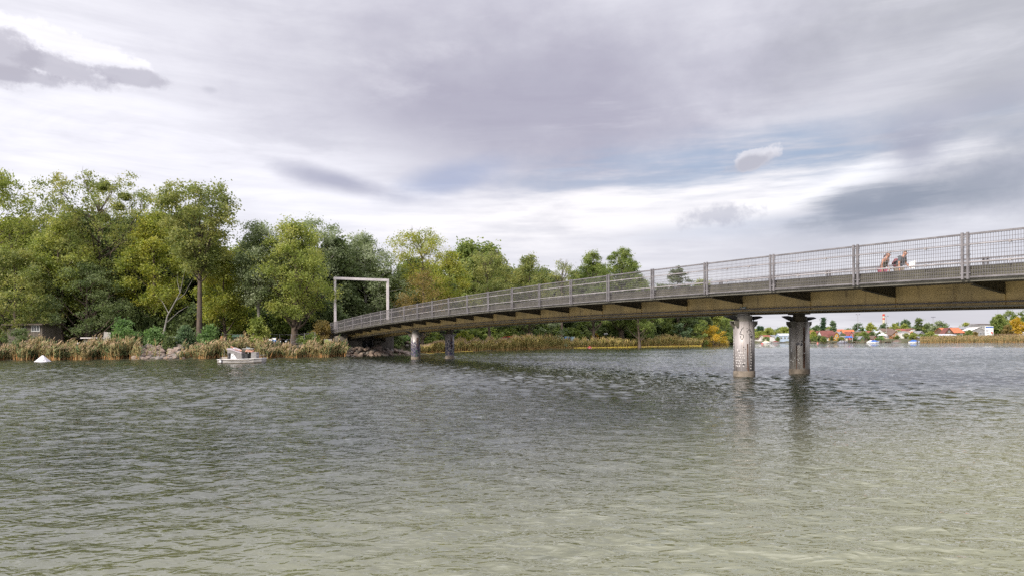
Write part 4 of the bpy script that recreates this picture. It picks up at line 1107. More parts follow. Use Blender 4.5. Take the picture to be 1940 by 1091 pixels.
def walker(label, t, w, female):
    z = ztop(t) - 1.30; p = BR(t, w, z)
    fwd = math.atan2(-UY, -UX)
    per = empty('person', p, fwd, label, 'person')
    k = 0.96 if not female else 0.90
    J = dict(hip=(0, 0, .93), waist=(.05, 0, 1.08), chest=(.17, 0, 1.31), neck=(.245, 0, 1.465), head=(.325, 0, 1.585), face=(1, 0, -.18),
             shl=(.19, .185, 1.38), shr=(.19, -.185, 1.38), hpl=(0, .09, .88), hpr=(0, -.09, .88),
             knl=(.22, .10, .50), anl=(.16, .10, .09), toel=(.33, .11, .045), knr=(.02, -.10, .48), anr=(-.24, -.10, .13), toer=(-.10, -.11, .04))
    if female: J.update(ell=(.10, .25, 1.11), wrl=(.20, .25, .87), elr=(.13, -.25, 1.11), wrr=(.16, -.25, .86))
    else: J.update(ell=(.22, .25, 1.10), wrl=(.40, .17, .98), elr=(.17, -.26, 1.11), wrr=(.20, -.25, .86))
    J = {q: (tuple(c * k for c in v) if q != 'face' else v) for q, v in J.items()}
    skin('body', humanoid(J, female), M_SKIN, per)
    e = .016
    tor = [(*J['hip'], .15), (*J['waist'], .128 if female else .14), (*J['chest'], .152 if female else .168), (*lerp(J['chest'], J['neck'], .6), .085)]
    if female:
        skin('tank_top', [tor] + [[tor[2], (*lerp(J['chest'], J['sh' + s], .75), .07)] for s in 'lr'], M_TANK, per)
        skin('shorts', [[(*lerp(J['hip'], J['waist'], .1), .152), (*J['hp' + s], .112), (*lerp(J['hp' + s], J['kn' + s], .5), .10)] for s in 'lr'], M_PINK, per)
    else:
        skin('t_shirt', [tor] + [[tor[2], (*J['sh' + s], .085), (*lerp(J['sh' + s], J['el' + s], .7), .068)] for s in 'lr'], M_TEE, per)
        skin('shorts', [[(*lerp(J['hip'], J['waist'], .1), .158), (*J['hp' + s], .118), (*lerp(J['hp' + s], J['kn' + s], .9), .095)] for s in 'lr'], M_BEIGE, per)
    sh = MB()
    for s in 'lr':
        a, b = Vector(J['an' + s]), Vector(J['toe' + s]); sh.tube([a - Vector((.05, 0, .03)), (a + b) / 2 - Vector((0, 0, .01)), b + Vector((.02, 0, 0))], [.045, .052, .035], 8)
    sh.build('shoes', M_WHITE if female else M_DARKST, per)
    hair(per, J, M_HAIRR if female else M_HAIRB, female); eyes(per, J)
    return per, J, k
man, MJ, mk = walker('man in grey t-shirt leaning forward as he walks along the footbridge', -29.0, 1.8, False)
wom, WJ, wk = walker('woman in dark sleeveless top walking just behind the man on the footbridge', -28.75, 1.0, True)
def at_person(per, v):
    c, s = math.cos(per.rotation_euler.z), math.sin(per.rotation_euler.z)
    return per.location + Vector((v[0] * c - v[1] * s, v[0] * s + v[1] * c, v[2]))
bp = empty('backpack', at_person(man, (-.045, 0, 1.17 * mk)), man.rotation_euler.z, 'dull red backpack worn by the walking man', 'backpack')
skin('pack_body', [[(.02, 0, .19, .10), (-.06, 0, .08, .16), (-.09, 0, -.06, .17), (-.06, 0, -.17, .13)], [(-.06, 0, .08, .16), (-.05, .1, .05, .12)], [(-.06, 0, .08, .16), (-.05, -.1, .05, .12)]], M_RED, bp)
mb = MB()
for s in (1, -1): mb.tube([(.06, s * .12, .25), (.20, s * .135, .30), (.30, s * .14, .16), (.24, s * .15, -.02), (.04, s * .14, -.14)], .020, 6)
mb.build('strap', M_DARKST, bp)
hx = at_person(man, (MJ['wrl'][0] + .11, MJ['wrl'][1] - .01, MJ['wrl'][2] + .06))
bag = empty('paper_bag', hx, man.rotation_euler.z + .5, 'pale folded paper held in front of the walking man', 'paper')
mb = MB(); mb.hexa([(-.09, -.012, -.15), (.12, -.012, -.17), (.12, .012, -.17), (-.09, .012, -.15), (-.11, -.004, .10), (.15, -.004, .18), (.15, .006, .18), (-.11, .006, .10)])
mb.build('sheet', M_WHITE, bag)

# ------------------------------------------------------------------ moored boat with a sunbather
BD = 64.5; bx = px_X(461, BD)
boat = empty('leisure_boat', (bx, BD, 0), .03, 'small flat white leisure boat with a grey sun lounge floating in front of the reeds', 'boat')
M_GEL = mat('white_gelcoat', (.70, .68, .68), (.58, .56, .56), 2, 0.35)
M_GELG = mat('grey_hull_band', (.33, .31, .30), (.25, .235, .225), 2, 0.5)
M_CANV = mat('grey_canvas', (.215, .205, .20), (.17, .16, .155), 3, 0.9)
def hull(mb, secs):
    """sections along x: (x, half width, z bottom, z top)"""
    vs = []; fs = []
    for x, hw, zb, zt in secs: vs += [(x, -hw * .72, zb), (x, -hw, zb + (zt - zb) * .55), (x, -hw, zt), (x, hw, zt), (x, hw, zb + (zt - zb) * .55), (x, hw * .72, zb)]
    for i in range(len(secs) - 1):
        for j in range(6): fs.append((i * 6 + j, i * 6 + (j + 1) % 6, (i + 1) * 6 + (j + 1) % 6, (i + 1) * 6 + j))
    fs += [tuple(range(5, -1, -1)), tuple((len(secs) - 1) * 6 + j for j in range(6))]
    return mb.add(vs, fs)
hl = hull(MB(), [(-2.1, .80, -.1, .30), (-1.6, .86, -.16, .31), (0, .88, -.18, .32), (1.2, .78, -.14, .35), (1.85, .48, -.05, .39), (2.12, .12, .14, .42)]).build('hull', M_GELG, boat)
hull(MB(), [(-2.13, .84, .302, .42), (-1.6, .91, .312, .43), (0, .93, .322, .44), (1.2, .82, .352, .47), (1.88, .50, .392, .51), (2.16, .14, .43, .53)]).build('deck', M_GEL, boat)
mb = MB(); mb.prism([(-1.02, -.42, .44), (-.98, -.42, .90), (-.72, -.42, .92), (-.50, -.42, .50), (-.45, -.42, .44)], 0, 0, (0, .5, 0))
cn = mb.build('console', M_GEL, boat)
mb = MB(); mb.box((-.82, -.425, .68), (.09, .012, .06)); mb.box((-.72, -.425, .81), (.12, .012, .06)); mb.build('gauge', M_BLACK, cn)
mb = MB(); mb.lathe([(.12, .43), (.14, .55), (.10, .75), (.15, .80), (.13, .96), (.04, 1.0)], (-1.16, -.3, 0), 12); mb.tube([(-1.16, -.3, .8), (-1.42, -.3, .92)], .03, 6)
mb.build('outboard_motor', M_BLACK, boat)
mb = MB(); mb.prism([(-1.28, -.35, .44), (-1.36, -.35, 1.30), (-.9, -.35, 1.22), (-.05, -.35, .93), (-.02, -.35, .47)], 0, 0, (0, 1.0, 0))
lg = mb.build('sun_lounge', M_CANV, boat)
mb = MB(); mb.prism([(-1.40, -.38, 1.304), (-1.38, -.38, 1.43), (-.88, -.38, 1.31), (-.02, -.38, 1.02), (-.04, -.38, .935), (-.9, -.38, 1.224)], 0, 0, (0, 1.06, 0)); mb.build('cushion', M_LILAC, lg)
mb = MB(); mb.box((1.06, .12, .735), (.48, .8, .53)); bxo = mb.build('deck_locker', M_CANV, boat)
MB().box((1.06, .12, 1.016), (.52, .84, .028)).build('locker_lid', M_LILAC, bxo)
mb = MB(); mb.box((.38, .1, .68), (.22, .7, .44)); mb.build('step', M_BLACK, boat)
mb = MB(); mb.box((.20, .75, 1.36), (1.0, .45, .035)); mb.tube([(.2, .75, .47), (.2, .75, 1.35)], .03, 8); tb = mb.build('table', M_GEL, boat)
mb = MB(); mb.lathe([(.035, 1.379), (.04, 1.50), (.015, 1.53), (.015, 1.58)], (.10, .72, 0), 10); mb.lathe([(.04, 1.379), (.045, 1.48)], (.30, .75, 0), 10); mb.lathe([(.035, 1.379), (.035, 1.47)], (.22, .68, 0), 10)
tag(mb.build('drinks', mat('pale_blue_glass', (.35, .42, .45), None, 3, .2), tb))
mb = MB(); mb.smooth = True; mb.tube([(-1.75, -.95, .16), (-1.75, -.95, .42)], [.085, .085], 10); mb.ball((-1.75, -.95, .16), .085, 10); mb.build('fender', M_GEL, boat)
mb = MB(); mb.tube([(-1.9, -.6, .43), (-1.9, -.6, .56), (-1.5, -.6, .56), (-1.5, -.6, .43)], .015, 6); mb.build('grab_rail', M_STEEL, boat)
mb = MB(); mb.box((-1.7, 0.2, .53), (.5, .6, .16)); mb.build('seat', M_BEIGE, boat)
mb = MB()
for s in (-1, 1): mb.tube([(.95, s * .72, .46), (.95, s * .70, .74), (1.6, s * .48, .76), (2.05, s * .12, .78), (2.05, 0, .78)], .016, 6)
for x, y in ((1.3, .60), (1.3, -.60), (1.75, .40), (1.75, -.40)): mb.tube([(x, y, .48), (x, y, .755)], .014, 5)
mb.build('bow_rail', M_STEEL, boat)
hull(MB(), [(-2.12, .815, -.10, .06), (-1.6, .875, -.14, .07), (0, .895, -.16, .07), (1.2, .795, -.12, .08), (1.85, .495, -.03, .12)]).build('waterline_band', M_DARKST, boat)
mb = MB(); mb.tube([(-1.6, -.93, .40), (-.9, -.96, .30), (-.2, -.97, .28), (.6, -.93, .31), (1.3, -.80, .42)], .018, 6); mb.build('rope', M_BEIGE, boat)
mb = MB(); mb.tube([(-1.95, .5, .43), (-1.95, .5, 1.25)], .012, 5); mb.ball((-1.95, .5, 1.27), .04, 8); mb.build('stern_light', M_STEEL, boat)
# sunbather
sb = empty('person', (bx, BD, 0), .03, 'barefoot sunbather lying on the sloped lounge of the white boat', 'person')
J = dict(hip=(-.20, .05, 1.17), waist=(-.42, .05, 1.24), chest=(-.72, .05, 1.36), neck=(-.97, .05, 1.47), head=(-1.12, .05, 1.56), face=(.35, -.35, .9),
         shl=(-.86, .24, 1.41), shr=(-.86, -.14, 1.41), ell=(-.62, .36, 1.28), wrl=(-.40, .36, 1.22), elr=(-.60, -.24, 1.28), wrr=(-.36, -.24, 1.22),
         hpl=(-.08, .13, 1.13), hpr=(-.08, -.05, 1.13), knl=(.42, .14, 1.24), anl=(.86, .14, 1.08), toel=(.94, .15, 1.27), knr=(.40, -.06, 1.12), anr=(.84, -.04, 1.075), toer=(.88, -.06, 1.26))
skin('body', humanoid(J), M_SKIN, sb)
skin('shirt', [[(*J['hip'], .148), (*J['waist'], .135), (*J['chest'], .16), (*lerp(J['chest'], J['neck'], .6), .085)]] + [[(*J['chest'], .16), (*J['sh' + s], .08), (*lerp(J['sh' + s], J['el' + s], .8), .065)] for s in 'lr'], M_LILAC, sb)
skin('shorts', [[(*J['hip'], .15), (*J['hp' + s], .112), (*lerp(J['hp' + s], J['kn' + s], .7), .095)] for s in 'lr'], M_DARKST, sb)
hair(sb, J, M_DARKST); eyes(sb, J)

# pyramid float, yellow boom, buoys
pD = 77; o = empty('pyramid_buoy', (px_X(81, pD), pD, 0), .5, 'low white pyramid-shaped float on the water before the left reeds', 'buoy')
mb = MB(); mb.lathe([(.80, -.12), (.82, .04), (.72, .10), (.10, .70), (.03, .73)], n=6); mb.build('float_body', mat('white_float_plastic', (.60, .58, .60), (.48, .46, .48), 2, .4), o)
mb = MB(); dv = Vector((math.sin(.5 + .0) * -1, -1, 0)).normalized()
mb.hexa([(.02, -.61, .22), (.18, -.55, .22), (.18, -.58, .22), (.02, -.64, .22), (.02, -.33, .49), (.10, -.30, .49), (.10, -.33, .49), (.02, -.36, .49)])
mb.build('reflector', M_WHITE, o)
M_YEL = mat('yellow_float', (.62, .46, .05), (.50, .36, .05), 1.2, .5)
def boom(label, pts, r):
    o = empty('floating_boom', (*pts[len(pts) // 2], 0), 0, label, 'boom'); c = o.location
    P = [Vector((x, y, .03 + .03 * math.sin(i * 1.7))) - c for i, (x, y) in enumerate(pts)]
    mb = MB(); mb.smooth = True; mb.tube(P, r, 8); b = mb.build('float_line', M_YEL, o)
    j = MB()
    for a, q in zip(P[:-1:2], P[1::2]):
        d = (q - a).normalized() * .08; m_ = (a + q) / 2; j.tube([m_ - d, m_ + d], r * 1.25, 8)
    j.build('joint', M_RUST, b)
boom('long yellow floating boom along the reeds under the bridge', [(px_X(p, shore_D(p) - 2.6), shore_D(p) - 2.6) for p in np.linspace(1087, 1328, 26)], .17)
boom('thin yellow float line at the reed edge right of the graffiti pillars', [(px_X(p, shore_D(p) - 2.2), shore_D(p) - 2.2) for p in np.linspace(800, 895, 10)], .06)
M_REDF = mat('red_float', (.50, .05, .035), (.38, .04, .03), 2, .45)
for lb, px, D, w_ in (('red float on the water by the yellow boom', 1117, 176, 1.1), ('red float on the open water between the two near pillars', 1444, 292, 1.3), ('small red buoy on the water right of the far near pillar', 1549, 300, .8)):
    o = empty('red_float', (px_X(px, D), D, 0), 0, lb, 'buoy')
    mb = MB(); mb.smooth = True; mb.lathe([(.45 * w_, -.1), (.55 * w_, .08), (.42 * w_, .25), (.16 * w_, .55), (.05, .62)], n=14); mb.build('float_body', M_REDF, o)
    mb = MB(); mb.lathe([(.56 * w_, .05), (.565 * w_, .12)], n=14); mb.build('band', M_WHITE, o)

# ------------------------------------------------------------------ things on the left bank
M_PLASTER = mat('grey_plaster', (.27, .25, .225), (.18, .165, .15), 1.2, .9, bump=.01)
M_ROOFB = mat('brown_felt_roof', (.14, .11, .09), (.09, .07, .06), 1.5, .9)
M_WOODD = mat('dark_timber', (.09, .06, .045), (.055, .04, .03), 2, .85, stretch=(4, 1, 1))
M_GLASS = mat('window_glass', (.05, .06, .07), (.09, .10, .11), 1.0, .1, spec=.7)
def window(parent, x, y, z, w, h, frame=M_WHITE, bars=1):
    """a window on a wall facing -y"""
    g_ = MB().box((x, y - .02, z), (w, .03, h)).build('window', M_GLASS, parent)
    mb = MB(); t = max(.06, w * .07)
    mb.box((x, y - .05, z + h / 2), (w + t, .06, t)); mb.box((x, y - .05, z - h / 2), (w + t, .06, t))
    for k in range(bars + 2): mb.box((x - w / 2 + w * k / (bars + 1), y - .055, z), (t * (.8 if 0 < k <= bars else 1), .055, h - t - .004))
    mb.build('frame', frame, g_)
def door(parent, x, y, z0, w, h, m_):
    d = MB().box((x, y - .025, z0 + h / 2), (w, .05, h)).build('door', m_, parent)
    MB().ball((x + w * .35, y - .07, z0 + h * .48), .04, 8).build('handle', M_STEEL, d)
hD = 95.5; p = spot(47, hD); hut = empty('garden_hut', p, 0, 'low grey hut with white window frames half hidden under the left trees', 'hut')
Hh = py_Z(47, 613, hD) - p.z; Wd = 66 * hD / F
MB().box((0, 2, Hh / 2 - .2), (Wd, 4, Hh)).build('wall', mat('brown_grey_boards', (.15, .13, .11), (.10, .085, .07), 1.2, .9, stretch=(5, 1, .3)), hut)
mb = MB(); mb.hexa([(-Wd / 2 - .4, -.6, Hh - .19), (Wd / 2 + .4, -.6, Hh - .19), (Wd / 2 + .4, 4.4, Hh + .02), (-Wd / 2 - .4, 4.4, Hh + .02), (-Wd / 2 - .4, -.6, Hh - .01), (Wd / 2 + .4, -.6, Hh - .01), (Wd / 2 + .4, 4.4, Hh + .2), (-Wd / 2 - .4, 4.4, Hh + .2)]); mb.build('roof', M_ROOFB, hut)
zc = py_Z(47, 621.5, hD) - p.z
for x, w in ((-.55, 1.3), (1.55, 1.1)): window(hut, x, 0, zc, w, .85, M_WHITE, 2)
door(hut, .62, 0, -.1, .8, 1.9, M_WOODD)
sD = 95; p = spot(172, sD); sh = empty('shed', p, 0, 'small grey shed with a pale roof edge left of the big fresh green bush', 'shed')
MB().box((0, 1.2, .8), (1.9, 2.4, 1.8)).build('wall', M_PLASTER, sh); MB().box((0, 1.1, 1.78), (2.4, 3, .14)).build('roof', M_PORTAL, sh); door(sh, .3, 0, -.1, .7, 1.5, M_WOODD)
p = spot(202, 92.2); o = empty('concrete_slab', p, .2, 'pale concrete slab leaning upright beside the big fresh green bush', 'slab')
MB().hexa([(-.55, -.08, -.2), (.55, -.08, -.2), (.55, .10, -.2), (-.55, .10, -.2), (-.40, .25, 2.5), (.40, .25, 2.4), (.40, .42, 2.4), (-.40, .42, 2.5)]).build('slab_body', M_CONC, o)
M_TYRE = mat('tyre_rubber', (.02, .02, .02), None, 4, .85); M_RIM = mat('wheel_rim', (.42, .42, .43), (.3, .3, .31), 4, .35, .6)
def car(label, px, D, paint, van=False, rz=0.0, ground=None):
    p = spot(px, D); c = empty('parked_car', p, rz, label, 'car')
    Lc, Hc, Wc = (4.5, 1.9, 1.8) if van else (4.3, 1.48, 1.75)
    b = MB(); body = [(-Lc / 2, .35), (-Lc / 2 + .05, .82), (-Lc / 2 + .25, .92), (Lc / 2 - .9, .92 if not van else 1.0), (Lc / 2 - .1, .78), (Lc / 2, .55), (Lc / 2 - .05, .3), (-Lc / 2 + .1, .28)]
    b.prism([(x, -Wc / 2, z) for x, z in body], 0, 0, (0, Wc, 0))
    if van: cab = [(-Lc / 2 + .1, .9), (-Lc / 2 + .2, Hc - .1), (-Lc / 2 + .4, Hc), (.7, Hc), (1.0, Hc - .12), (Lc / 2 - 1.0, .95)]
    else: cab = [(-Lc / 2 + .3, .9), (-Lc / 2 + .85, Hc - .08), (-.6, Hc), (.25, Hc - .03), (Lc / 2 - 1.15, .9)]
    b.prism([(x, -Wc / 2 + .12, z) for x, z in cab], 0, 0, (0, Wc - .24, 0)); b.build('body', paint, c)
    gl = MB(); x0, x1 = cab[1][0] + .1, cab[-1][0] - .25
    for s in (-1, 1):
        y = s * (Wc / 2 - .115); zt = Hc - .16
        for a, q in ((.06, .36), (.40, .68), (.72, .98)):
            gl.hexa([(x0 + (x1 - x0) * a, y, .98), (x0 + (x1 - x0) * q, y, .98), (x0 + (x1 - x0) * q, y + s * .012, .98), (x0 + (x1 - x0) * a, y + s * .012, .98),
                     (x0 + (x1 - x0) * (a * .9 + .05), y, zt), (x0 + (x1 - x0) * (q * .86 + .05), y, zt), (x0 + (x1 - x0) * (q * .86 + .05), y + s * .012, zt), (x0 + (x1 - x0) * (a * .9 + .05), y + s * .012, zt)])
    gl.build('window', M_GLASSD, c)
    for x in (-Lc / 2 + .85, Lc / 2 - .85):
        for s in (-1, 1):
            y = s * (Wc / 2 - .08); w = MB(); w.tube([(x, y - .1, .32), (x, y + .1, .32)], .32, 16); wo = w.build('wheel', M_TYRE, c)
            MB().tube([(x, y + s * .10, .32), (x, y + s * .115, .32)], .2, 12).build('rim', M_RIM, wo)
    for s in (-1, 1):
        MB().box((Lc / 2 - .08, s * .6, .68), (.12, .32, .12)).build('headlight', M_WHITE, c)
        MB().box((-Lc / 2 + .03, s * .65, .75), (.1, .25, .16)).build('tail_light', M_REDF, c)
P_RED = mat('red_car_paint', (.42, .045, .02), (.36, .04, .02), 1, .3); P_SIL = mat('silver_car_paint', (.42, .44, .46), (.36, .38, .40), 1, .3, .3)
P_WHT = mat('white_car_paint', (.62, .64, .66), (.55, .57, .59), 1, .3); P_DRK = mat('dark_blue_car_paint', (.03, .04, .055), None, 1, .3)
car('red van parked behind the reeds under the bridge', 968, 164, P_RED, True)
car('white hatchback parked to the right of the red van behind the reeds', 994, 168, P_WHT)
car('pale blue-grey car behind the reeds, nearest to the graffiti pillars', 904, 158, P_SIL)
car('dark car parked between the pale car and the red van', 936, 163, P_DRK)
car('silver car glimpsed between bushes above the left stone slope', 338, 95, P_SIL)
M_BLUE = mat('bright_blue_plastic', (.03, .17, .42), (.025, .13, .33), 2, .5); M_LBLUE = mat('pale_blue_plastic', (.28, .40, .48), (.2, .3, .38), 2, .5)
for lb, px, m_ in (('bright blue box cabin behind the reeds under the bridge', 1074, M_BLUE), ('pale blue box cabin right of the bright blue one', 1085, M_LBLUE)):
    p = spot(px, 188); o = empty('box_cabin', p, 0, lb, 'cabin')
    MB().box((0, .6, 1.0), (1.2, 1.2, 2.1)).build('cabin_body', m_, o); MB().box((0, .6, 2.1), (1.3, 1.3, .12)).build('roof', M_LBLUE, o); door(o, 0, 0, .1, .75, 1.8, m_)
# info stand, post, signs
M_GREENP = mat('dark_green_paint', (.025, .06, .035), None, 2, .6)
p = spot(452, 92); o = empty('notice_stand', p, 0, 'dark green roofed notice stand with pale panels behind the reeds near the boat', 'stand')
for x in (-.6, .6): MB().box((x, 0, .85), (.1, .1, 2.1)).build('post', M_GREENP, o)
mb = MB(); mb.prism([(-.8, -.35, 1.72), (.8, -.35, 1.72), (.8, 0, 1.98), (-.8, 0, 1.98)], 0, 0, (0, .02, .05)); mb.box((0, .1, 1.80), (1.6, .5, .06)); mb.build('roof', M_GREENP, o)
MB().box((-.25, -.02, 1.2), (.55, .05, .7)).build('panel', M_CONC, o); MB().box((.35, -.02, 1.15), (.4, .05, .55)).build('panel', M_PORTAL, o)
p = spot(420, 91); o = empty('timber_post', p, 0, 'short orange-brown timber post standing right of the leafy bushes', 'post')
mb = MB(); mb.tube([(0, 0, -.3), (.02, 0, 1.75), (.0, 0, 1.85)], [.17, .16, .08], 10); mb.build('post_body', mat('orange_timber', (.34, .15, .07), (.24, .10, .05), 2, .85, stretch=(1, 1, .2)), o); MB().lathe([(.175, 1.2), (.175, 1.27)], n=10).build('band', M_STEEL, o)
M_SBLUE = mat('sign_blue', (.03, .20, .55), (.03, .17, .48), 2, .45)
for lb, px, w, z0, z1 in (('smaller blue sign behind the reeds, left one of the pair', 512.5, .42, 1.05, 1.75), ('taller blue and white sign on a post, right one of the pair', 519.5, .46, .85, 1.95)):
    p = spot(px, 90.5); o = empty('blue_sign', p, 0, lb, 'sign'); MB().tube([(0, .05, -.3), (0, .05, z1)], .03, 8).build('post', M_STEEL, o)
    s_ = MB().box((0, 0, (z0 + z1) / 2), (w, .03, z1 - z0)).build('panel', M_SBLUE, o)
    mb = MB(); mb.box((0, -.018, z1 - .13), (w * .96, .006, .24))
    for k in range(3): mb.box((-.05 + .04 * (k % 2), -.018, z1 - .40 - .17 * k), (w * .6, .006, .05))
    mb.build('lettering', M_WHITE, s_)
# mesh fence along the bank and stair rails by the abutment
o = empty('wire_fence', spot(550, 93.5), 0, 'thin grey post and wire fence behind the reeds left of the bridge end', 'fence'); c0 = o.location
fp = [spot(px, 93.5 + .01 * (px - 530)) - c0 for px in (420, 450, 480, 530, 553, 577, 597)]
for v in fp: MB().tube([v - Vector((0, 0, .2)), v + Vector((0, 0, 2.2))], .04, 8).build('post', M_STEEL, o)
mb = MB()
for z in (.3, .9, 1.5, 2.1):
    for a, b in zip(fp[:-1], fp[1:]): mb.tube([a + Vector((0, 0, z)), b + Vector((0, 0, z))], .012, 4)
mb.build('wire', M_STEEL, o)
o = empty('stairway', BR(54, -5.3, 0), 0, 'concrete stairs with grey rails climbing to the left end of the footbridge', 'stairs'); c0 = o.location
mb = MB(); N = 15
for k in range(N):
    z = .7 + (3.25 - .7) * (k + 1) / N; w = -9.6 + 5.0 * k / N
    vs = [BR(t, ww, zz) - c0 for zz in (-.3, z) for t, ww in ((52.5, w), (54.3, w), (54.3, w + 5.0 / N + .002), (52.5, w + 5.0 / N + .002))]
    mb.hexa(vs)
mb.build('steps', M_ABUT, o)
mb = MB()
for t in (52.45,):
    vs = [BR(t + a, w, z) - c0 for w, z in ((-9.8, -.3), (-4.55, -.3), (-4.55, 3.7), (-9.8, 1.0)) for a in (0,)]
    mb.prism(vs, 0, 0, (BR(t - .2, 0, 0) - BR(t, 0, 0)))
mb.build('side_wall', M_ABUT, o)
for t in (52.35, 54.35):
    mb = MB(); a, b = BR(t, -9.7, .9) - c0, BR(t, -4.7, 3.4) - c0
    for q in (0, .33, .66, 1):
        v = a + (b - a) * q; mb.tube([v, v + Vector((0, 0, 1.05))], .03, 6)
    for z in (.55, 1.05): mb.tube([a + Vector((0, 0, z)), b + Vector((0, 0, z))], .03, 6)
    mb.build('rail', M_STEEL, o)
p = spot(621, 95.8); o = empty('concrete_block', p, .4, 'pale green-yellow sprayed concrete block beside the abutment', 'block')
mb = MB(); mb.box((0, 0, .55), (1.15, .9, 1.3), 0, .93); b_ = mb.build('block_body', M_CONC, o)
mb = MB(); g = random.Random(3)
for k in range(9): mb.box((g.uniform(-.35, .35), -.455 + .012 * k * .2, .35 + .09 * k), (g.uniform(.3, .55), .008 + .0015 * k, g.uniform(.12, .2)))
mb.build('graffiti', mat('lime_spray', (.40, .42, .16), (.28, .32, .12), 5, .7), b_)
# sign on a post under the bridge
p = spot(1148, 205); o = empty('white_sign', p, 0, 'small white sign on a post left of the thick trunk under the bridge', 'sign')
MB().tube([(0, 0, -.2), (0, 0, 2.5)], .05, 8).build('post', M_STEEL, o); MB().box((0, -.07, 2.7), (1.1, .05, .5)).build('panel', M_WHITE, o)
# ------------------------------------------------------------------ far shore on the right
def rmat(n, c, c2=None): return mat(n, c, c2, 1.2, .85)
R_RED, R_ORG, R_MAR = rmat('red_tiles', (.27, .085, .06), (.20, .06, .045)), rmat('orange_tiles', (.46, .145, .065), (.36, .11, .05)), rmat('maroon_tiles', (.17, .06, .05), (.12, .045, .04))
R_BRN, R_GRY, R_LGT = rmat('brown_tiles', (.15, .10, .08), (.11, .075, .06)), rmat('grey_sheet_roof', (.24, .24, .27), (.19, .19, .21)), rmat('pale_sheet_roof', (.46, .48, .52), (.38, .40, .44))
W_CRM, W_WHT, W_GRN = rmat('cream_render', (.52, .45, .35), (.44, .38, .29)), rmat('white_render', (.62, .61, .60), (.52, .51, .50)), rmat('green_boards', (.10, .17, .07), (.08, .13, .055))
W_PNK, W_CRS, W_YEL = rmat('salmon_boards', (.50, .13, .12), (.42, .10, .10)), rmat('crimson_boards', (.26, .04, .06), (.20, .03, .05)), rmat('ochre_boards', (.45, .26, .05), (.36, .2, .04))
W_ORW, W_BRW, W_GRY = rmat('orange_timber_boards', (.33, .165, .07), (.25, .12, .05)), rmat('brown_boards', (.15, .095, .065), (.11, .07, .05)), rmat('grey_boards', (.28, .275, .28), (.22, .215, .22))
W_BLU = rmat('pale_blue_boards', (.36, .44, .56), (.30, .37, .48)); W_SLT = rmat('slate_blue_boards', (.19, .19, .24), (.15, .15, .19))
B_TARP = rmat('blue_tarpaulin', (.04, .13, .42), (.03, .10, .34)); W_CYAN = rmat('cyan_roof', (.42, .55, .60), (.36, .48, .54))
def house(label, x0, x1, ye, yr, D, wall, roof, kind='front', wins=2, storeys=1, dr=None, depth=6.5, yb=None, name='cottage', chim=False, wind=M_WHITE):
    """front: gable towards the lake; side: eaves towards it; gambrel: bent gable; flat; shed"""
    px = (x0 + x1) / 2; p = spot(px, D); o = empty(name, p, 0, label, 'house' if name != 'shed' else 'shed')
    w = (x1 - x0) * D / F; he = py_Z(px, ye, D) - p.z; hr = py_Z(px, yr, D) - p.z; dd = depth; ov = .35; th = .14
    mb = MB()
    if kind in ('front', 'gambrel'):
        if kind == 'front': gab = [(-w / 2, -.3), (w / 2, -.3), (w / 2, he), (0, hr), (-w / 2, he)]; rf = [(-w / 2 - ov, he - ov * (hr - he) / (w / 2)), (0, hr), (w / 2 + ov, he - ov * (hr - he) / (w / 2))]
        else: m_ = he + (hr - he) * .62; gab = [(-w / 2, -.3), (w / 2, -.3), (w / 2, he), (w * .36, m_), (0, hr), (-w * .36, m_), (-w / 2, he)]; rf = [(-w / 2 - .2, he - .2), (-w * .37, m_), (0, hr), (w * .37, m_), (w / 2 + .2, he - .2)]
        mb.prism([(x, 0, z) for x, z in gab], 0, 0, (0, dd, 0)); wl = mb.build('wall', wall, o)
        r = MB(); poly = [(x, -ov, z + .02) for x, z in rf] + [(x, -ov, z + .02 + th * 1.4) for x, z in rf[::-1]]
        r.prism(poly, 0, 0, (0, dd + 2 * ov, 0)); r = r.build('roof', roof, o)
    elif kind == 'side':
        sec = [(0, -.3), (0, he), (dd / 2, hr), (dd, he), (dd, -.3)]
        mb.prism([(-w / 2, y, z) for y, z in sec], 0, 0, (w, 0, 0)); mb.build('wall', wall, o)
        s_ = (hr - he) / (dd / 2); rf = [(-ov, he - ov * s_ + .02), (dd / 2, hr + .02), (dd + ov, he - ov * s_ + .02)]
        r = MB(); r.prism([(-w / 2 - .25, y, z) for y, z in rf] + [(-w / 2 - .25, y, z + th) for y, z in rf[::-1]], 0, 0, (w + .5, 0, 0)); r = r.build('roof', roof, o)
    else:
        mb.box((0, dd / 2, (he - .3) / 2), (w, dd, he + .3)); mb.build('wall', wall, o)
        r = MB(); r.hexa([(-w / 2 - ov, -ov, he + .02), (w / 2 + ov, -ov, he + .02), (w / 2 + ov, dd, hr), (-w / 2 - ov, dd, hr), (-w / 2 - ov, -ov, he + .2), (w / 2 + ov, -ov, he + .2), (w / 2 + ov, dd, hr + .18), (-w / 2 - ov, dd, hr + .18)]); r = r.build('roof', roof, o)
    if chim: MB().box((w * .2, dd * .5, hr + .35), (.5, .5, 1.2)).build('chimney', W_BRW, r)
    for s in range(storeys):
        zc = (he if kind != 'gambrel' else max(he, 1.9)) * ((s + .58) / storeys)
        for k in range(wins):
            if dr is not None and s == 0 and k == wins // 2: continue
            window(o, -w / 2 + w * (k + .5) / wins, 0, zc, min(1.1, w / wins * .55), min(1.15, he / storeys * .42), wind, 1)
    if kind in ('front', 'gambrel') and hr - he > 1.6: window(o, 0, 0, he + (hr - he) * .28, .8, .8, wind, 1)
    if dr is not None: door(o, -w / 2 + w * (wins // 2 + .5) / wins, 0, 0, .85, min(1.95, he * .85), dr)
    return o, w, he, hr
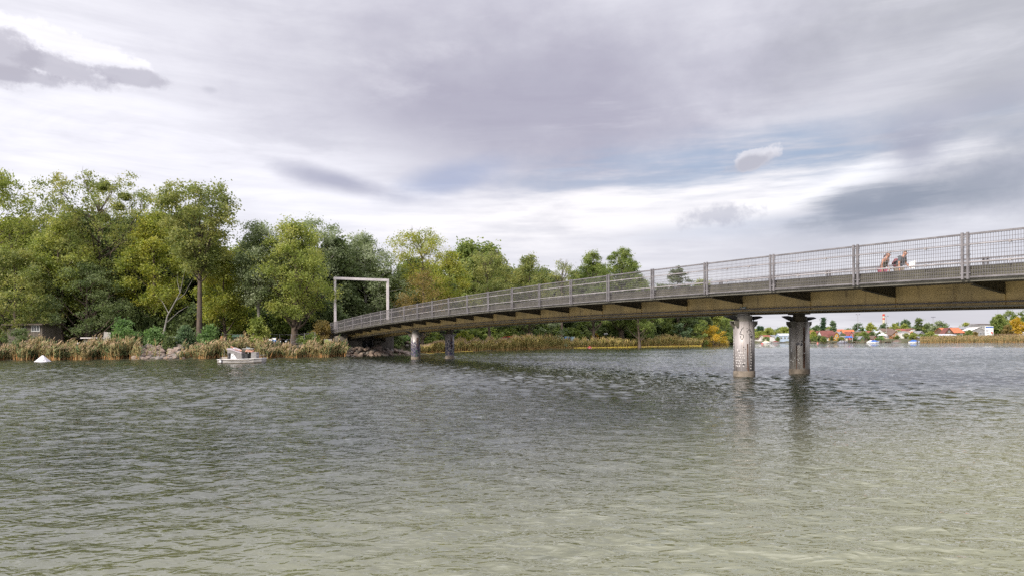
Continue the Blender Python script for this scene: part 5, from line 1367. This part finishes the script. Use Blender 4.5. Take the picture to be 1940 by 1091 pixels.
house('white cottage with a brown gable roof at the left end of the far shore', 1437, 1449, 641, 634.5, 440, W_WHT, R_BRN, 'front', 1)
house('grey and white boathouse left of the pale blue house', 1466, 1477, 637.5, 634.5, 425, W_WHT, R_GRY, 'shed', 2)
house('pale blue house on the far shore just left of the right pillar', 1477, 1497, 635, 631.5, 405, W_BLU, R_LGT, 'side', 3)
house('cream cottage with red roof just right of the right pillar', 1524, 1543, 633, 626.5, 372, W_CRM, R_RED, 'side', 2)
house('small maroon hut with porch beside the cream cottage', 1546, 1554, 635, 629, 366, W_BRW, R_MAR, 'gambrel', 1)
house('red-roofed cottage squeezed left of the wide maroon-roofed house', 1552, 1560, 634, 627, 372, W_BRW, R_RED, 'side', 1)
house('wide maroon-roofed house with white lower wall and windows', 1558, 1583, 637, 626, 358, W_WHT, R_MAR, 'side', 4, dr=M_WOODD)
house('yellow hut with a bent maroon roof right of the white-walled house', 1580, 1589.5, 638, 629, 352, W_YEL, R_MAR, 'gambrel', 2, dr=W_ORW)
house('slate-blue gabled cottage right of the yellow hut', 1588, 1600, 637, 628.5, 360, W_SLT, R_GRY, 'front', 2)
house('green-boarded house with a bright red roof', 1600, 1622, 634, 624.5, 362, W_GRN, R_ORG, 'side', 2)
house('salmon gabled annex standing before the green house', 1608, 1618, 636, 628, 352, W_PNK, R_RED, 'front', 1)
house('brown-roofed low cottage right of the salmon annex', 1616, 1628, 637, 628, 356, W_BRW, R_BRN, 'side', 1)
house('cream cottage with a steep gable and one white window', 1628, 1637, 635, 628, 350, W_CRM, R_BRN, 'front', 1)
house('brown-roofed cottage joined right of the cream gable', 1636, 1647, 634, 627, 352, W_CRM, R_BRN, 'side', 1)
house('long low building with pale cyan roof far behind the cottages', 1631, 1658, 625.5, 622.5, 420, W_BLU, W_CYAN, 'side', 5, depth=9)
house('small red-roofed cottage behind the dark hedge', 1647, 1661, 632, 626.5, 362, W_WHT, R_RED, 'side', 1)
house('crimson gabled cottage with glazed front', 1660, 1671, 635, 627, 346, W_CRS, R_LGT, 'front', 2)
house('white two-storey house with a low brown roof above the other cottages', 1673, 1696, 627, 622, 378, W_WHT, R_BRN, 'side', 4, 2, chim=True)
hw, w_, he_, hr_ = house('orange timber house with a balcony at the water', 1689, 1707, 634, 626.5, 338, W_ORW, R_BRN, 'front', 4, 2)
mb = MB(); zb = he_ * .52
mb.box((0, -.6, zb), (w_ + .2, 1.2, .1)); [mb.box((x, -1.15, zb + .45), (.06, .06, .9)) for x in np.linspace(-w_ / 2, w_ / 2, 12)]; mb.box((0, -1.15, zb + .93), (w_ + .2, .08, .08)); [mb.box((x, -1.1, zb / 2), (.12, .12, zb)) for x in (-w_ / 2, 0, w_ / 2)]
mb.build('balcony', W_ORW, hw)
house('plain white flat-roofed boathouse right of the timber house', 1707, 1724, 629, 627.8, 335, W_WHT, R_LGT, 'flat', 2, dr=W_BLU)
house('brown cottage with a bright orange roof right of the white boathouse', 1724, 1741, 634.5, 627.5, 340, W_BRW, R_ORG, 'side', 2)
house('dark grey shed between the orange roof and the round hedge', 1740, 1752, 633, 627, 336, W_SLT, R_GRY, 'front', 1, name='shed')
house('large brown house with bright orange-red roof and gable on the right shore', 1791, 1827, 629.5, 620.5, 322, W_BRW, R_ORG, 'side', 3, storeys=1, depth=9)
house('brown gable front standing left against the large orange-roofed house', 1790, 1806, 630.5, 621, 318.5, W_BRW, R_MAR, 'front', 2, depth=3.3)
ho = house('low open porch with a long pale roof before the orange-roofed house', 1776, 1813, 635.5, 632.5, 310, W_BRW, R_LGT, 'shed', 5, depth=5, name='shed')
house('grey boarded hall with white gable trim beside the signboard', 1841, 1868, 625.5, 620, 318, W_GRY, W_WHT, 'front', 4)
house('long grey-blue roofed hall far behind the boarded one', 1813, 1852, 622.5, 619, 380, W_GRY, R_GRY, 'side', 6, depth=10)
house('modern flat-roofed block with wide eaves behind the signboard', 1856, 1880, 613.8, 612.6, 372, W_GRY, R_BRN, 'flat', 4, 2, depth=9)
house('pale flat-roofed building partly hidden by the yellow tree at the right edge', 1908, 1945, 613, 612, 345, W_WHT, R_LGT, 'flat', 6, 2, depth=9)
house('small grey cottage with a red roof behind the cream red-roofed one', 1541, 1553, 630, 625.5, 405, W_GRY, R_RED, 'side', 2)
house('cream cottage with brown roof behind the wide maroon-roofed house', 1570, 1584, 627, 623, 410, W_CRM, R_BRN, 'front', 2)
house('white cottage with an orange roof peeping over the slate-blue gable', 1588, 1602, 627.5, 623.5, 412, W_WHT, R_ORG, 'side', 2)
house('tiny brown hut at the shore left of the salmon annex', 1601, 1607, 640, 636, 345, W_BRW, R_GRY, 'front', 1, dr=W_CRM)
house('green garden hut at the shore under the sloping hedge', 1630, 1637, 641, 637, 334, W_GRN, R_GRY, 'front', 1, dr=W_BRW)
house('red garden hut beside the blue-covered boat left of the timber house', 1655, 1661, 640.5, 636, 332, W_PNK, R_BRN, 'front', 1, dr=W_WHT)
house('pale shed with grey roof between the crimson cottage and the timber house', 1679, 1689, 638, 634, 340, W_CRM, R_GRY, 'side', 2, dr=W_BRW)
house('white cottage with red roof behind the white boathouse', 1704, 1719, 626, 622.5, 395, W_CRM, R_RED, 'side', 3)
house('maroon-roofed cottage behind the bright orange roof', 1722, 1738, 625.5, 622, 392, W_WHT, R_MAR, 'front', 2)
house('brown boathouse with grey roof left of the right reed belt', 1743, 1755, 640, 636.5, 318, W_BRW, R_GRY, 'side', 2, dr=W_WHT)
house('red-roofed cottage between the near pillars', 1449, 1460, 638, 634.5, 436, W_CRM, R_RED, 'side', 2)
# signboard
p = spot(1874, 312); o = empty('billboard', p, 0, 'large white signboard with blue band and red mark right of the grey hall', 'signboard')
w_ = 16 * 312 / F; z1 = py_Z(1874, 617, 312) - p.z; z0 = py_Z(1874, 634.5, 312) - p.z
bd = MB().box((0, 0, (z0 + z1) / 2), (w_, .18, z1 - z0)).build('panel', M_WHITE, o)
MB().box((.1, -.105, z1 - .55), (w_ * .9, .03, .55)).build('blue_band', B_TARP, bd)
mb = MB(); mb.box((w_ * .33, -.105, z0 + 1.1), (.9, .03, .55)); mb.box((w_ * .25, -.105, z0 + 1.5), (.4, .03, .25)); mb.build('red_mark', M_REDF, bd)
mb = MB()
for k, (x, z, ww) in enumerate(((-.9, 1.9, .9), (-.8, 1.0, 1.1), (-.9, 2.5, 1.2), (1.2, 2.5, .4))): mb.box((x, -.105, z0 + z * .95), (ww, .03, .2))
mb.build('lettering', W_SLT, bd)
for x in (-w_ / 2 + .2, w_ / 2 - .2): MB().box((x, .16, z0 / 2 + .3), (.16, .12, z0 + 1.2)).build('post', M_STEEL, o)
# striped chimney
cD = 820; cx_ = px_X(1674.5, cD); o = empty('factory_chimney', (cx_, cD, gz(cx_, cD)), 0, 'tall red and white striped chimney on the far horizon', 'chimney')
zt_ = py_Z(1674.5, 594, cD) - o.location.z
MB().lathe([(1.45, -.3), (1.25, zt_)], n=20).build('shaft', W_CRM, o)
for a, b in ((594.6, 598.2), (602, 604.8)):
    za, zb = (py_Z(1674.5, v, cD) - o.location.z for v in (b, a)); MB().lathe([(1.33, za), (1.32, zb)], n=20).build('red_band', M_REDF, o)
# light masts
for lb, px, ty, two in (('tall floodlight mast left of the striped chimney', 1625.5, 595.5, False), ('floodlight mast directly right of the striped chimney', 1679.5, 598.5, False), ('double-headed floodlight mast above the willow', 1768, 600.5, True)):
    D = 366; p = spot(px, D); o = empty('light_mast', p, 0, lb, 'mast'); h = py_Z(px, ty, D) - p.z
    MB().tube([(0, 0, -.2), (0, 0, h)], [.16, .09], 8).build('mast', W_GRY, o)
    mb = MB(); mb.bar((-.9, 0, h), (.9, 0, h), .08, .08)
    for x in ((-.8, .8) if not two else (-.9, -.4, .4, .9)): mb.box((x, -.15, h + .1), (.5, .35, .4))
    mb.build('lamp_head', W_SLT, o)
p = spot(1891, 350); o = empty('flag_pole', p, 0, 'thin bare pole rising behind the dense round tree at the right', 'pole')
mb = MB(); mb.tube([(0, 0, -.2), (0, 0, py_Z(1891, 586, 350) - p.z)], [.1, .05], 6); mb.build('mast', W_GRY, o); MB().ball((0, 0, py_Z(1891, 586, 350) - p.z + .1), .12, 8).build('finial', W_GRY, o)
# trees and hedges of the far shore
kw = dict(leaf=.5, spread=.5, lv=30, cl=10)
T = [
 ('spruce_tree', 'pointed dark spruce above the cottages right of the pillar', 1560, 372, 600, 15, 'needle', 'cone', 71, {'lobes': 16, 'flat': .35}),
 ('poplar_tree', 'narrow upright dark tree right of the pointed spruce', 1578.5, 385, 607, 10, 'teal', 'column', 72, {'lobes': 12}),
 ('lime_tree', 'round grey-green tree left of the pointed spruce', 1546, 392, 617, 15, 'teal', 'round', 73, {'lobes': 8}),
 ('maple_tree', 'small golden tree before the cream cottage with red roof', 1541, 364, 628, 13, 'yellow', 'dome', 74, {'lobes': 8}),
 ('lime_tree', 'round blue-green tree by the tall left mast', 1626, 400, 612, 22, 'teal', 'round', 75, {'lobes': 10}),
 ('maple_tree', 'broad yellow-green tree right of the tall left mast', 1650, 405, 611, 26, 'yellow', 'dome', 76, {'lobes': 12}),
 ('lime_tree', 'blue-green tree at the foot of the striped chimney', 1674, 410, 613, 24, 'teal', 'dome', 77, {'lobes': 12}),
 ('lime_tree', 'sunny green tree right of the striped chimney', 1695, 415, 613, 24, 'sunny', 'dome', 78, {'lobes': 12}),
 ('lime_tree', 'sunny green tree behind the white boathouse', 1715, 415, 613, 24, 'sunny', 'dome', 79, {'lobes': 12}),
 ('spruce_tree', 'slim dark spruce right of the orange roofs', 1741, 352, 601, 13, 'dark', 'column', 80, {'lobes': 14, 'flat': .4}),
 ('oak_tree', 'dark broad tree right of the slim spruce', 1756, 378, 614, 24, 'dark', 'dome', 81, {'lobes': 10}),
 ('willow_tree', 'pale loose willow beneath the double-headed mast', 1775, 345, 609, 32, 'silver', 'vase', 82, {'lobes': 14}),
 ('willow_tree', 'low pale willow left of the large orange-roofed house', 1789, 342, 618, 20, 'bush', 'dome', 83, {'lobes': 8}),
 ('oak_tree', 'low yellow-green crown rising behind the grey-blue hall roof', 1830, 420, 611, 36, 'yellow', 'dome', 84, {'lobes': 12}),
 ('yew_tree', 'large dense dark green conical tree right of the signboard', 1894, 322, 597, 38, 'green', 'dome', 85, {'lobes': 24, 'lv': 60, 'lobe_r': .45}),
 ('plane_tree', 'tall round green crown behind the dense conical tree', 1914, 400, 588, 36, 'green', 'round', 86, {'lobes': 16}),
 ('plane_tree', 'green crown cut by the right picture edge', 1944, 395, 584, 28, 'green', 'round', 87, {'lobes': 14}),
 ('cherry_tree', 'golden orange autumn tree at the right picture edge', 1926, 320, 603, 40, 'gold', 'dome', 88, {'lobes': 18, 'lv': 36}),
 ('cherry_tree', 'low rusty tree between the conical tree and the golden one', 1908, 314, 616, 18, 'rust', 'dome', 89, {'lobes': 8}),
 ('spruce_tree', 'dark pointed tree between the near pillars, left one of two', 1437, 470, 616, 12, 'needle', 'cone', 90, {'lobes': 12}),
 ('spruce_tree', 'dark pointed tree between the near pillars, right one of two', 1444, 475, 618, 9, 'needle', 'cone', 91, {'lobes': 10}),
 ('lime_tree', 'broad sunny tree between the near pillars', 1456, 450, 622, 26, 'sunny', 'dome', 92, {'lobes': 12}),
 ('oak_tree', 'darker tree touching the right pillar on its left', 1481, 455, 624, 24, 'olive', 'dome', 93, {'lobes': 12}),
]
for nm, lb, px, D, ty, wp, lk, shp, sd_, ex in T:
    a = dict(kw); a.update(ex); tree(nm, lb, px, D, ty, wp, lk, shp, .1, sd_, r0=.2, limbs=False, **a)
SH = [
 ('hedge_bush', 'round bright hedge bush left of the right reed belt', 1763, 312, 629, 28, 'sunny', 101), ('hedge_bush', 'dark low bush beside the round bright hedge', 1750, 312, 635, 12, 'green', 102),
 ('hedge_bush', 'round dark bush right of the orange-roofed house', 1835, 312, 625, 19, 'green', 103), ('hedge_bush', 'grey-green low bush before the open porch', 1817, 304, 634, 10, 'teal', 104),
 ('hedge_bush', 'dark sloping hedge below the cream steep gable', 1640, 338, 636, 26, 'dark', 105), ('hedge_bush', 'taller dark bush at the right end of the sloping hedge', 1652, 340, 627, 13, 'dark', 106),
 ('hedge_bush', 'green bush at the water before the cream red-roofed cottage', 1543, 356, 636, 14, 'green', 107), ('hedge_bush', 'grey-green shrub right of the salmon annex at the shore', 1622, 338, 639, 14, 'teal', 108),
 ('hedge_bush', 'bright green bush before the bright orange roof', 1730, 322, 634, 16, 'sunny', 109), ('hedge_bush', 'olive shrub before the yellow hut', 1594, 342, 639, 14, 'olive', 110),
 ('hedge_bush', 'green shrub before the crimson cottage', 1668, 330, 638, 16, 'bush', 111), ('hedge_bush', 'green shrub at the shore before the pale blue house', 1474, 398, 637, 12, 'green', 112),
 ('hedge_bush', 'low shrub under the white cottage at the left end of the far shore', 1452, 420, 638, 18, 'bush', 113), ('hedge_bush', 'reddish shrub left of the round dark bush', 1848, 310, 629, 10, 'rust', 114),
]
for nm, lb, px, D, ty, wp, lk, sd_ in SH: shrub(nm, lb, px, D, ty, wp, lk, sd_, leaf=.42, lobes=7, cl=7, lv=30, spread=.35)
lbh, gph = 'small green garden bush between the far shore cottages', 'garden bushes between the far shore cottages'
hb = [shrub('garden_bush', lbh, 1560, 348, 638, 11, k_, 130 + i_, gph, leaf=.42, lobes=6, cl=6, lv=28, spread=.35) for i_, k_ in enumerate(('green', 'deep', 'olive'))]
g = random.Random(21)
for px in [g.uniform(1526, 1745) for _ in range(40)]:
    D = float(np.interp(px, [1526, 1640, 1745], [366, 336, 314])) + g.uniform(-4, 26); X = px_X(px, D, 1); s = g.uniform(.6, 1.3)
    copy_thing(g.choice(hb), Vector((X, D, gz(X, D) - .1)), g.uniform(0, 6), (s * 1.2, s * 1.2, s))
lbm, gpm = 'thin dark mooring post standing in the water along the far shore', 'mooring posts along the far shore'
for k in range(26):
    px = g.uniform(1530, 1742); D = float(np.interp(px, [1530, 1640, 1742], [346, 321, 300])) - g.uniform(0, 5)
    o = tag(MB().tube([(0, 0, -.6), (0, 0, g.uniform(.7, 1.9))], .11, 6).build('mooring_post', M_WOODD, None, (px_X(px, D), D, 0)), lbm, 'post', gpm)
# far tree line behind the cottages
lb3, gp3 = 'small grey-green tree of the far tree line behind the cottages', 'trees of the far tree line'
q0 = tree('distant_tree', lb3, 1500, 560, 622, 22, 'teal', 'dome', .08, 120, group=gp3, r0=.2, limbs=False, lobes=9, cl=9, lv=26, leaf=.8, spread=.8)
q1 = tree('distant_tree', lb3, 1530, 560, 624, 22, 'olive', 'dome', .08, 121, group=gp3, r0=.2, limbs=False, lobes=9, cl=9, lv=26, leaf=.8, spread=.8)
q3 = tree('distant_tree', lb3, 1545, 500, 621, 24, 'sunny', 'dome', .05, 123, group=gp3, r0=.2, limbs=False, lobes=10, cl=9, lv=28, leaf=.75, spread=.8)
g = random.Random(9)
for px in list(range(1392, 1700, 8)) + list(range(1700, 2010, 12)):
    D = g.uniform(540, 680); X = px_X(px, D); s = g.uniform(.8, 1.3)
    copy_thing(g.choice((q0, q1, q3)), Vector((X, D, gz(X, D) - .1)), g.uniform(0, 6), (s * 1.2, s * 1.2, s * .9))
for px in list(range(1395, 1500, 9)) + list(range(1500, 1860, 10)):
    D = g.uniform(440, 500); X = px_X(px + g.uniform(-3, 3), D); s = g.uniform(.75, 1.15)
    copy_thing(g.choice((q0, q1, q3, q3)), Vector((X, D, gz(X, D) - .1)), g.uniform(0, 6), (s * 1.1, s * 1.1, s * .82))
# row of upright poplars
lb4, gp4 = 'slim dark poplar in the row behind the white boathouse', 'row of slim poplars'
q2 = tree('slim_poplar', lb4, 1710, 520, 606, 5, 'teal', 'column', .05, 122, group=gp4, r0=.2, limbs=False, lobes=10, cl=8, lv=24, leaf=.7, spread=.5)
for px, s in ((1700, .9), (1716, 1.08), (1721, 1.0)):
    X = px_X(px, 520); copy_thing(q2, Vector((X, 520, gz(X, 520))), px, (1, 1, s))
# reeds and fence on the right shore
rg_ = np.random.default_rng(12); n = 5200; px = rg_.uniform(1744, 1990, n); D = np.interp(px, [1744, 1940, 1990], [300, 283, 281]) + rg_.uniform(-1.2, 7, n); X = D * (px - CX) / F
reeds('reed_bed', 'tan reed belt along the right far shore', np.stack([X, D, np.maximum(ground_z(X, D), -.2)], 1), hvar(1.9, .2, .15), 13, width=.07, leafw=.13)
o = empty('picket_fence', spot(1915, 300), 0, 'brown wooden fence behind the right reed belt', 'fence'); c0 = o.location
for px in np.linspace(1880, 1955, 16):
    v = spot(px, 300 - .05 * (px - 1915)) - c0; MB().box(v + Vector((0, 0, .9)), (.16, .16, 2.2)).build('post', W_BRW, o)
a, b = spot(1880, 301.75) - c0, spot(1955, 298) - c0
for z in (.7, 1.7): MB().bar(a + Vector((0, -.13, z)), b + Vector((0, -.13, z)), .08, .16).build('rail', W_BRW, o)
# jetties and boats
def jetty(label, x0, x1, D, m_):
    px = (x0 + x1) / 2; o = empty('jetty', (px_X(px, D), D, 0), 0, label, 'jetty'); w = (x1 - x0) * D / F
    MB().box((0, 0, .55), (w, 2.2, .14)).build('deck', m_, o)
    for x in np.linspace(-w / 2 + .2, w / 2 - .2, max(3, int(w / 2))):
        for y, h in ((-1.0, 1.6), (1.0, 1.16)): MB().box((x, y, -.1 if y < 0 else -.12), (.18, .18, h)).build('pile', M_WOODD, o)
jetty('low pale landing stage before the cream red-roofed cottage', 1531, 1549, 348, W_CRM)
jetty('dark timber jetty before the wide maroon-roofed house', 1552, 1580, 342, M_WOODD)
jetty('dark timber jetty below the blue canopy', 1584, 1621, 333, M_WOODD)
jetty('grey timber jetty between the sloping hedge and the timber house', 1626, 1655, 325, W_BRW)
jetty('brown landing stage before the orange timber house', 1668, 1712, 316, M_WOODD)
jetty('grey landing stage at the left end of the right reed belt', 1716, 1742, 304, W_BRW)
jetty('white landing stage between the near pillars', 1440, 1492, 400, W_GRY)
def small_boat(label, px, D, cover, hullm=M_WHITE, rz=0.0):
    o = empty('covered_boat', (px_X(px, D), D, 0), rz, label, 'boat')
    hull(MB(), [(-2.2, .75, -.15, .55), (0, .95, -.2, .55), (1.5, .7, -.1, .65), (2.5, .08, .25, .75)]).build('hull', hullm, o)
    mb = MB(); vs = []; secs = [(-2.0, .74, .56, .75), (-.8, .9, .56, 1.35), (.5, .85, .6, 1.25), (1.9, .4, .7, .8)]
    for x, hw, z0, z1 in secs: vs += [(x, -hw, z0), (x, 0, z1), (x, hw, z0)]
    fs = [(i * 3 + j, i * 3 + (j + 1) % 3, i * 3 + 3 + (j + 1) % 3, i * 3 + 3 + j) for i in range(3) for j in range(3)] + [(2, 1, 0), (9, 10, 11)]
    mb.add(vs, fs); mb.build('cover', cover, o)
small_boat('boat under a blue cover at the grey jetty, left of the timber house', 1657, 318, B_TARP)
small_boat('boat under a blue cover beside the right reed belt', 1732, 300, B_TARP)
small_boat('white-covered boat left of the blue-covered one near the sloping hedge', 1652, 322, W_WHT)
small_boat('boat with a cream cover between the near pillars', 1452, 392, W_CRM)
small_boat('boat with a maroon cover between the near pillars', 1470, 388, R_MAR, W_GRY)
small_boat('dark boat below the blue canopy on the far shore', 1596, 330, R_GRY, W_SLT)
small_boat('boat with a brown cover before the timber house', 1700, 312, R_BRN, W_GRY)
p = spot(1608, 338); o = empty('garden_canopy', p, 0, 'blue garden canopy on white posts before the green house', 'canopy')
for x in (-1.3, 1.3):
    for y in (-1, 1): MB().box((x, y, .9), (.12, .12, 2.4)).build('post', M_WHITE, o)
mb = MB(); mb.hexa([(-1.6, -1.3, 2.0), (1.6, -1.3, 2.0), (1.6, 1.3, 2.0), (-1.6, 1.3, 2.0), (-1.3, -.2, 2.7), (1.3, -.2, 2.7), (1.3, .2, 2.7), (-1.3, .2, 2.7)]); mb.build('canopy_top', B_TARP, o)
p = spot(1672, 336); o = empty('garden_canopy', p, 0, 'white tent roof on posts right of the crimson cottage', 'canopy')
for x in (-1.6, 1.6):
    for y in (-1, 1): MB().box((x, y, .9), (.12, .12, 2.4)).build('post', M_WHITE, o)
mb = MB(); mb.hexa([(-2, -1.3, 2.0), (2, -1.3, 2.0), (2, 1.3, 2.0), (-2, 1.3, 2.0), (-.2, -.2, 3.1), (.2, -.2, 3.1), (.2, .2, 3.1), (-.2, .2, 3.1)]); mb.build('canopy_top', M_WHITE, o)
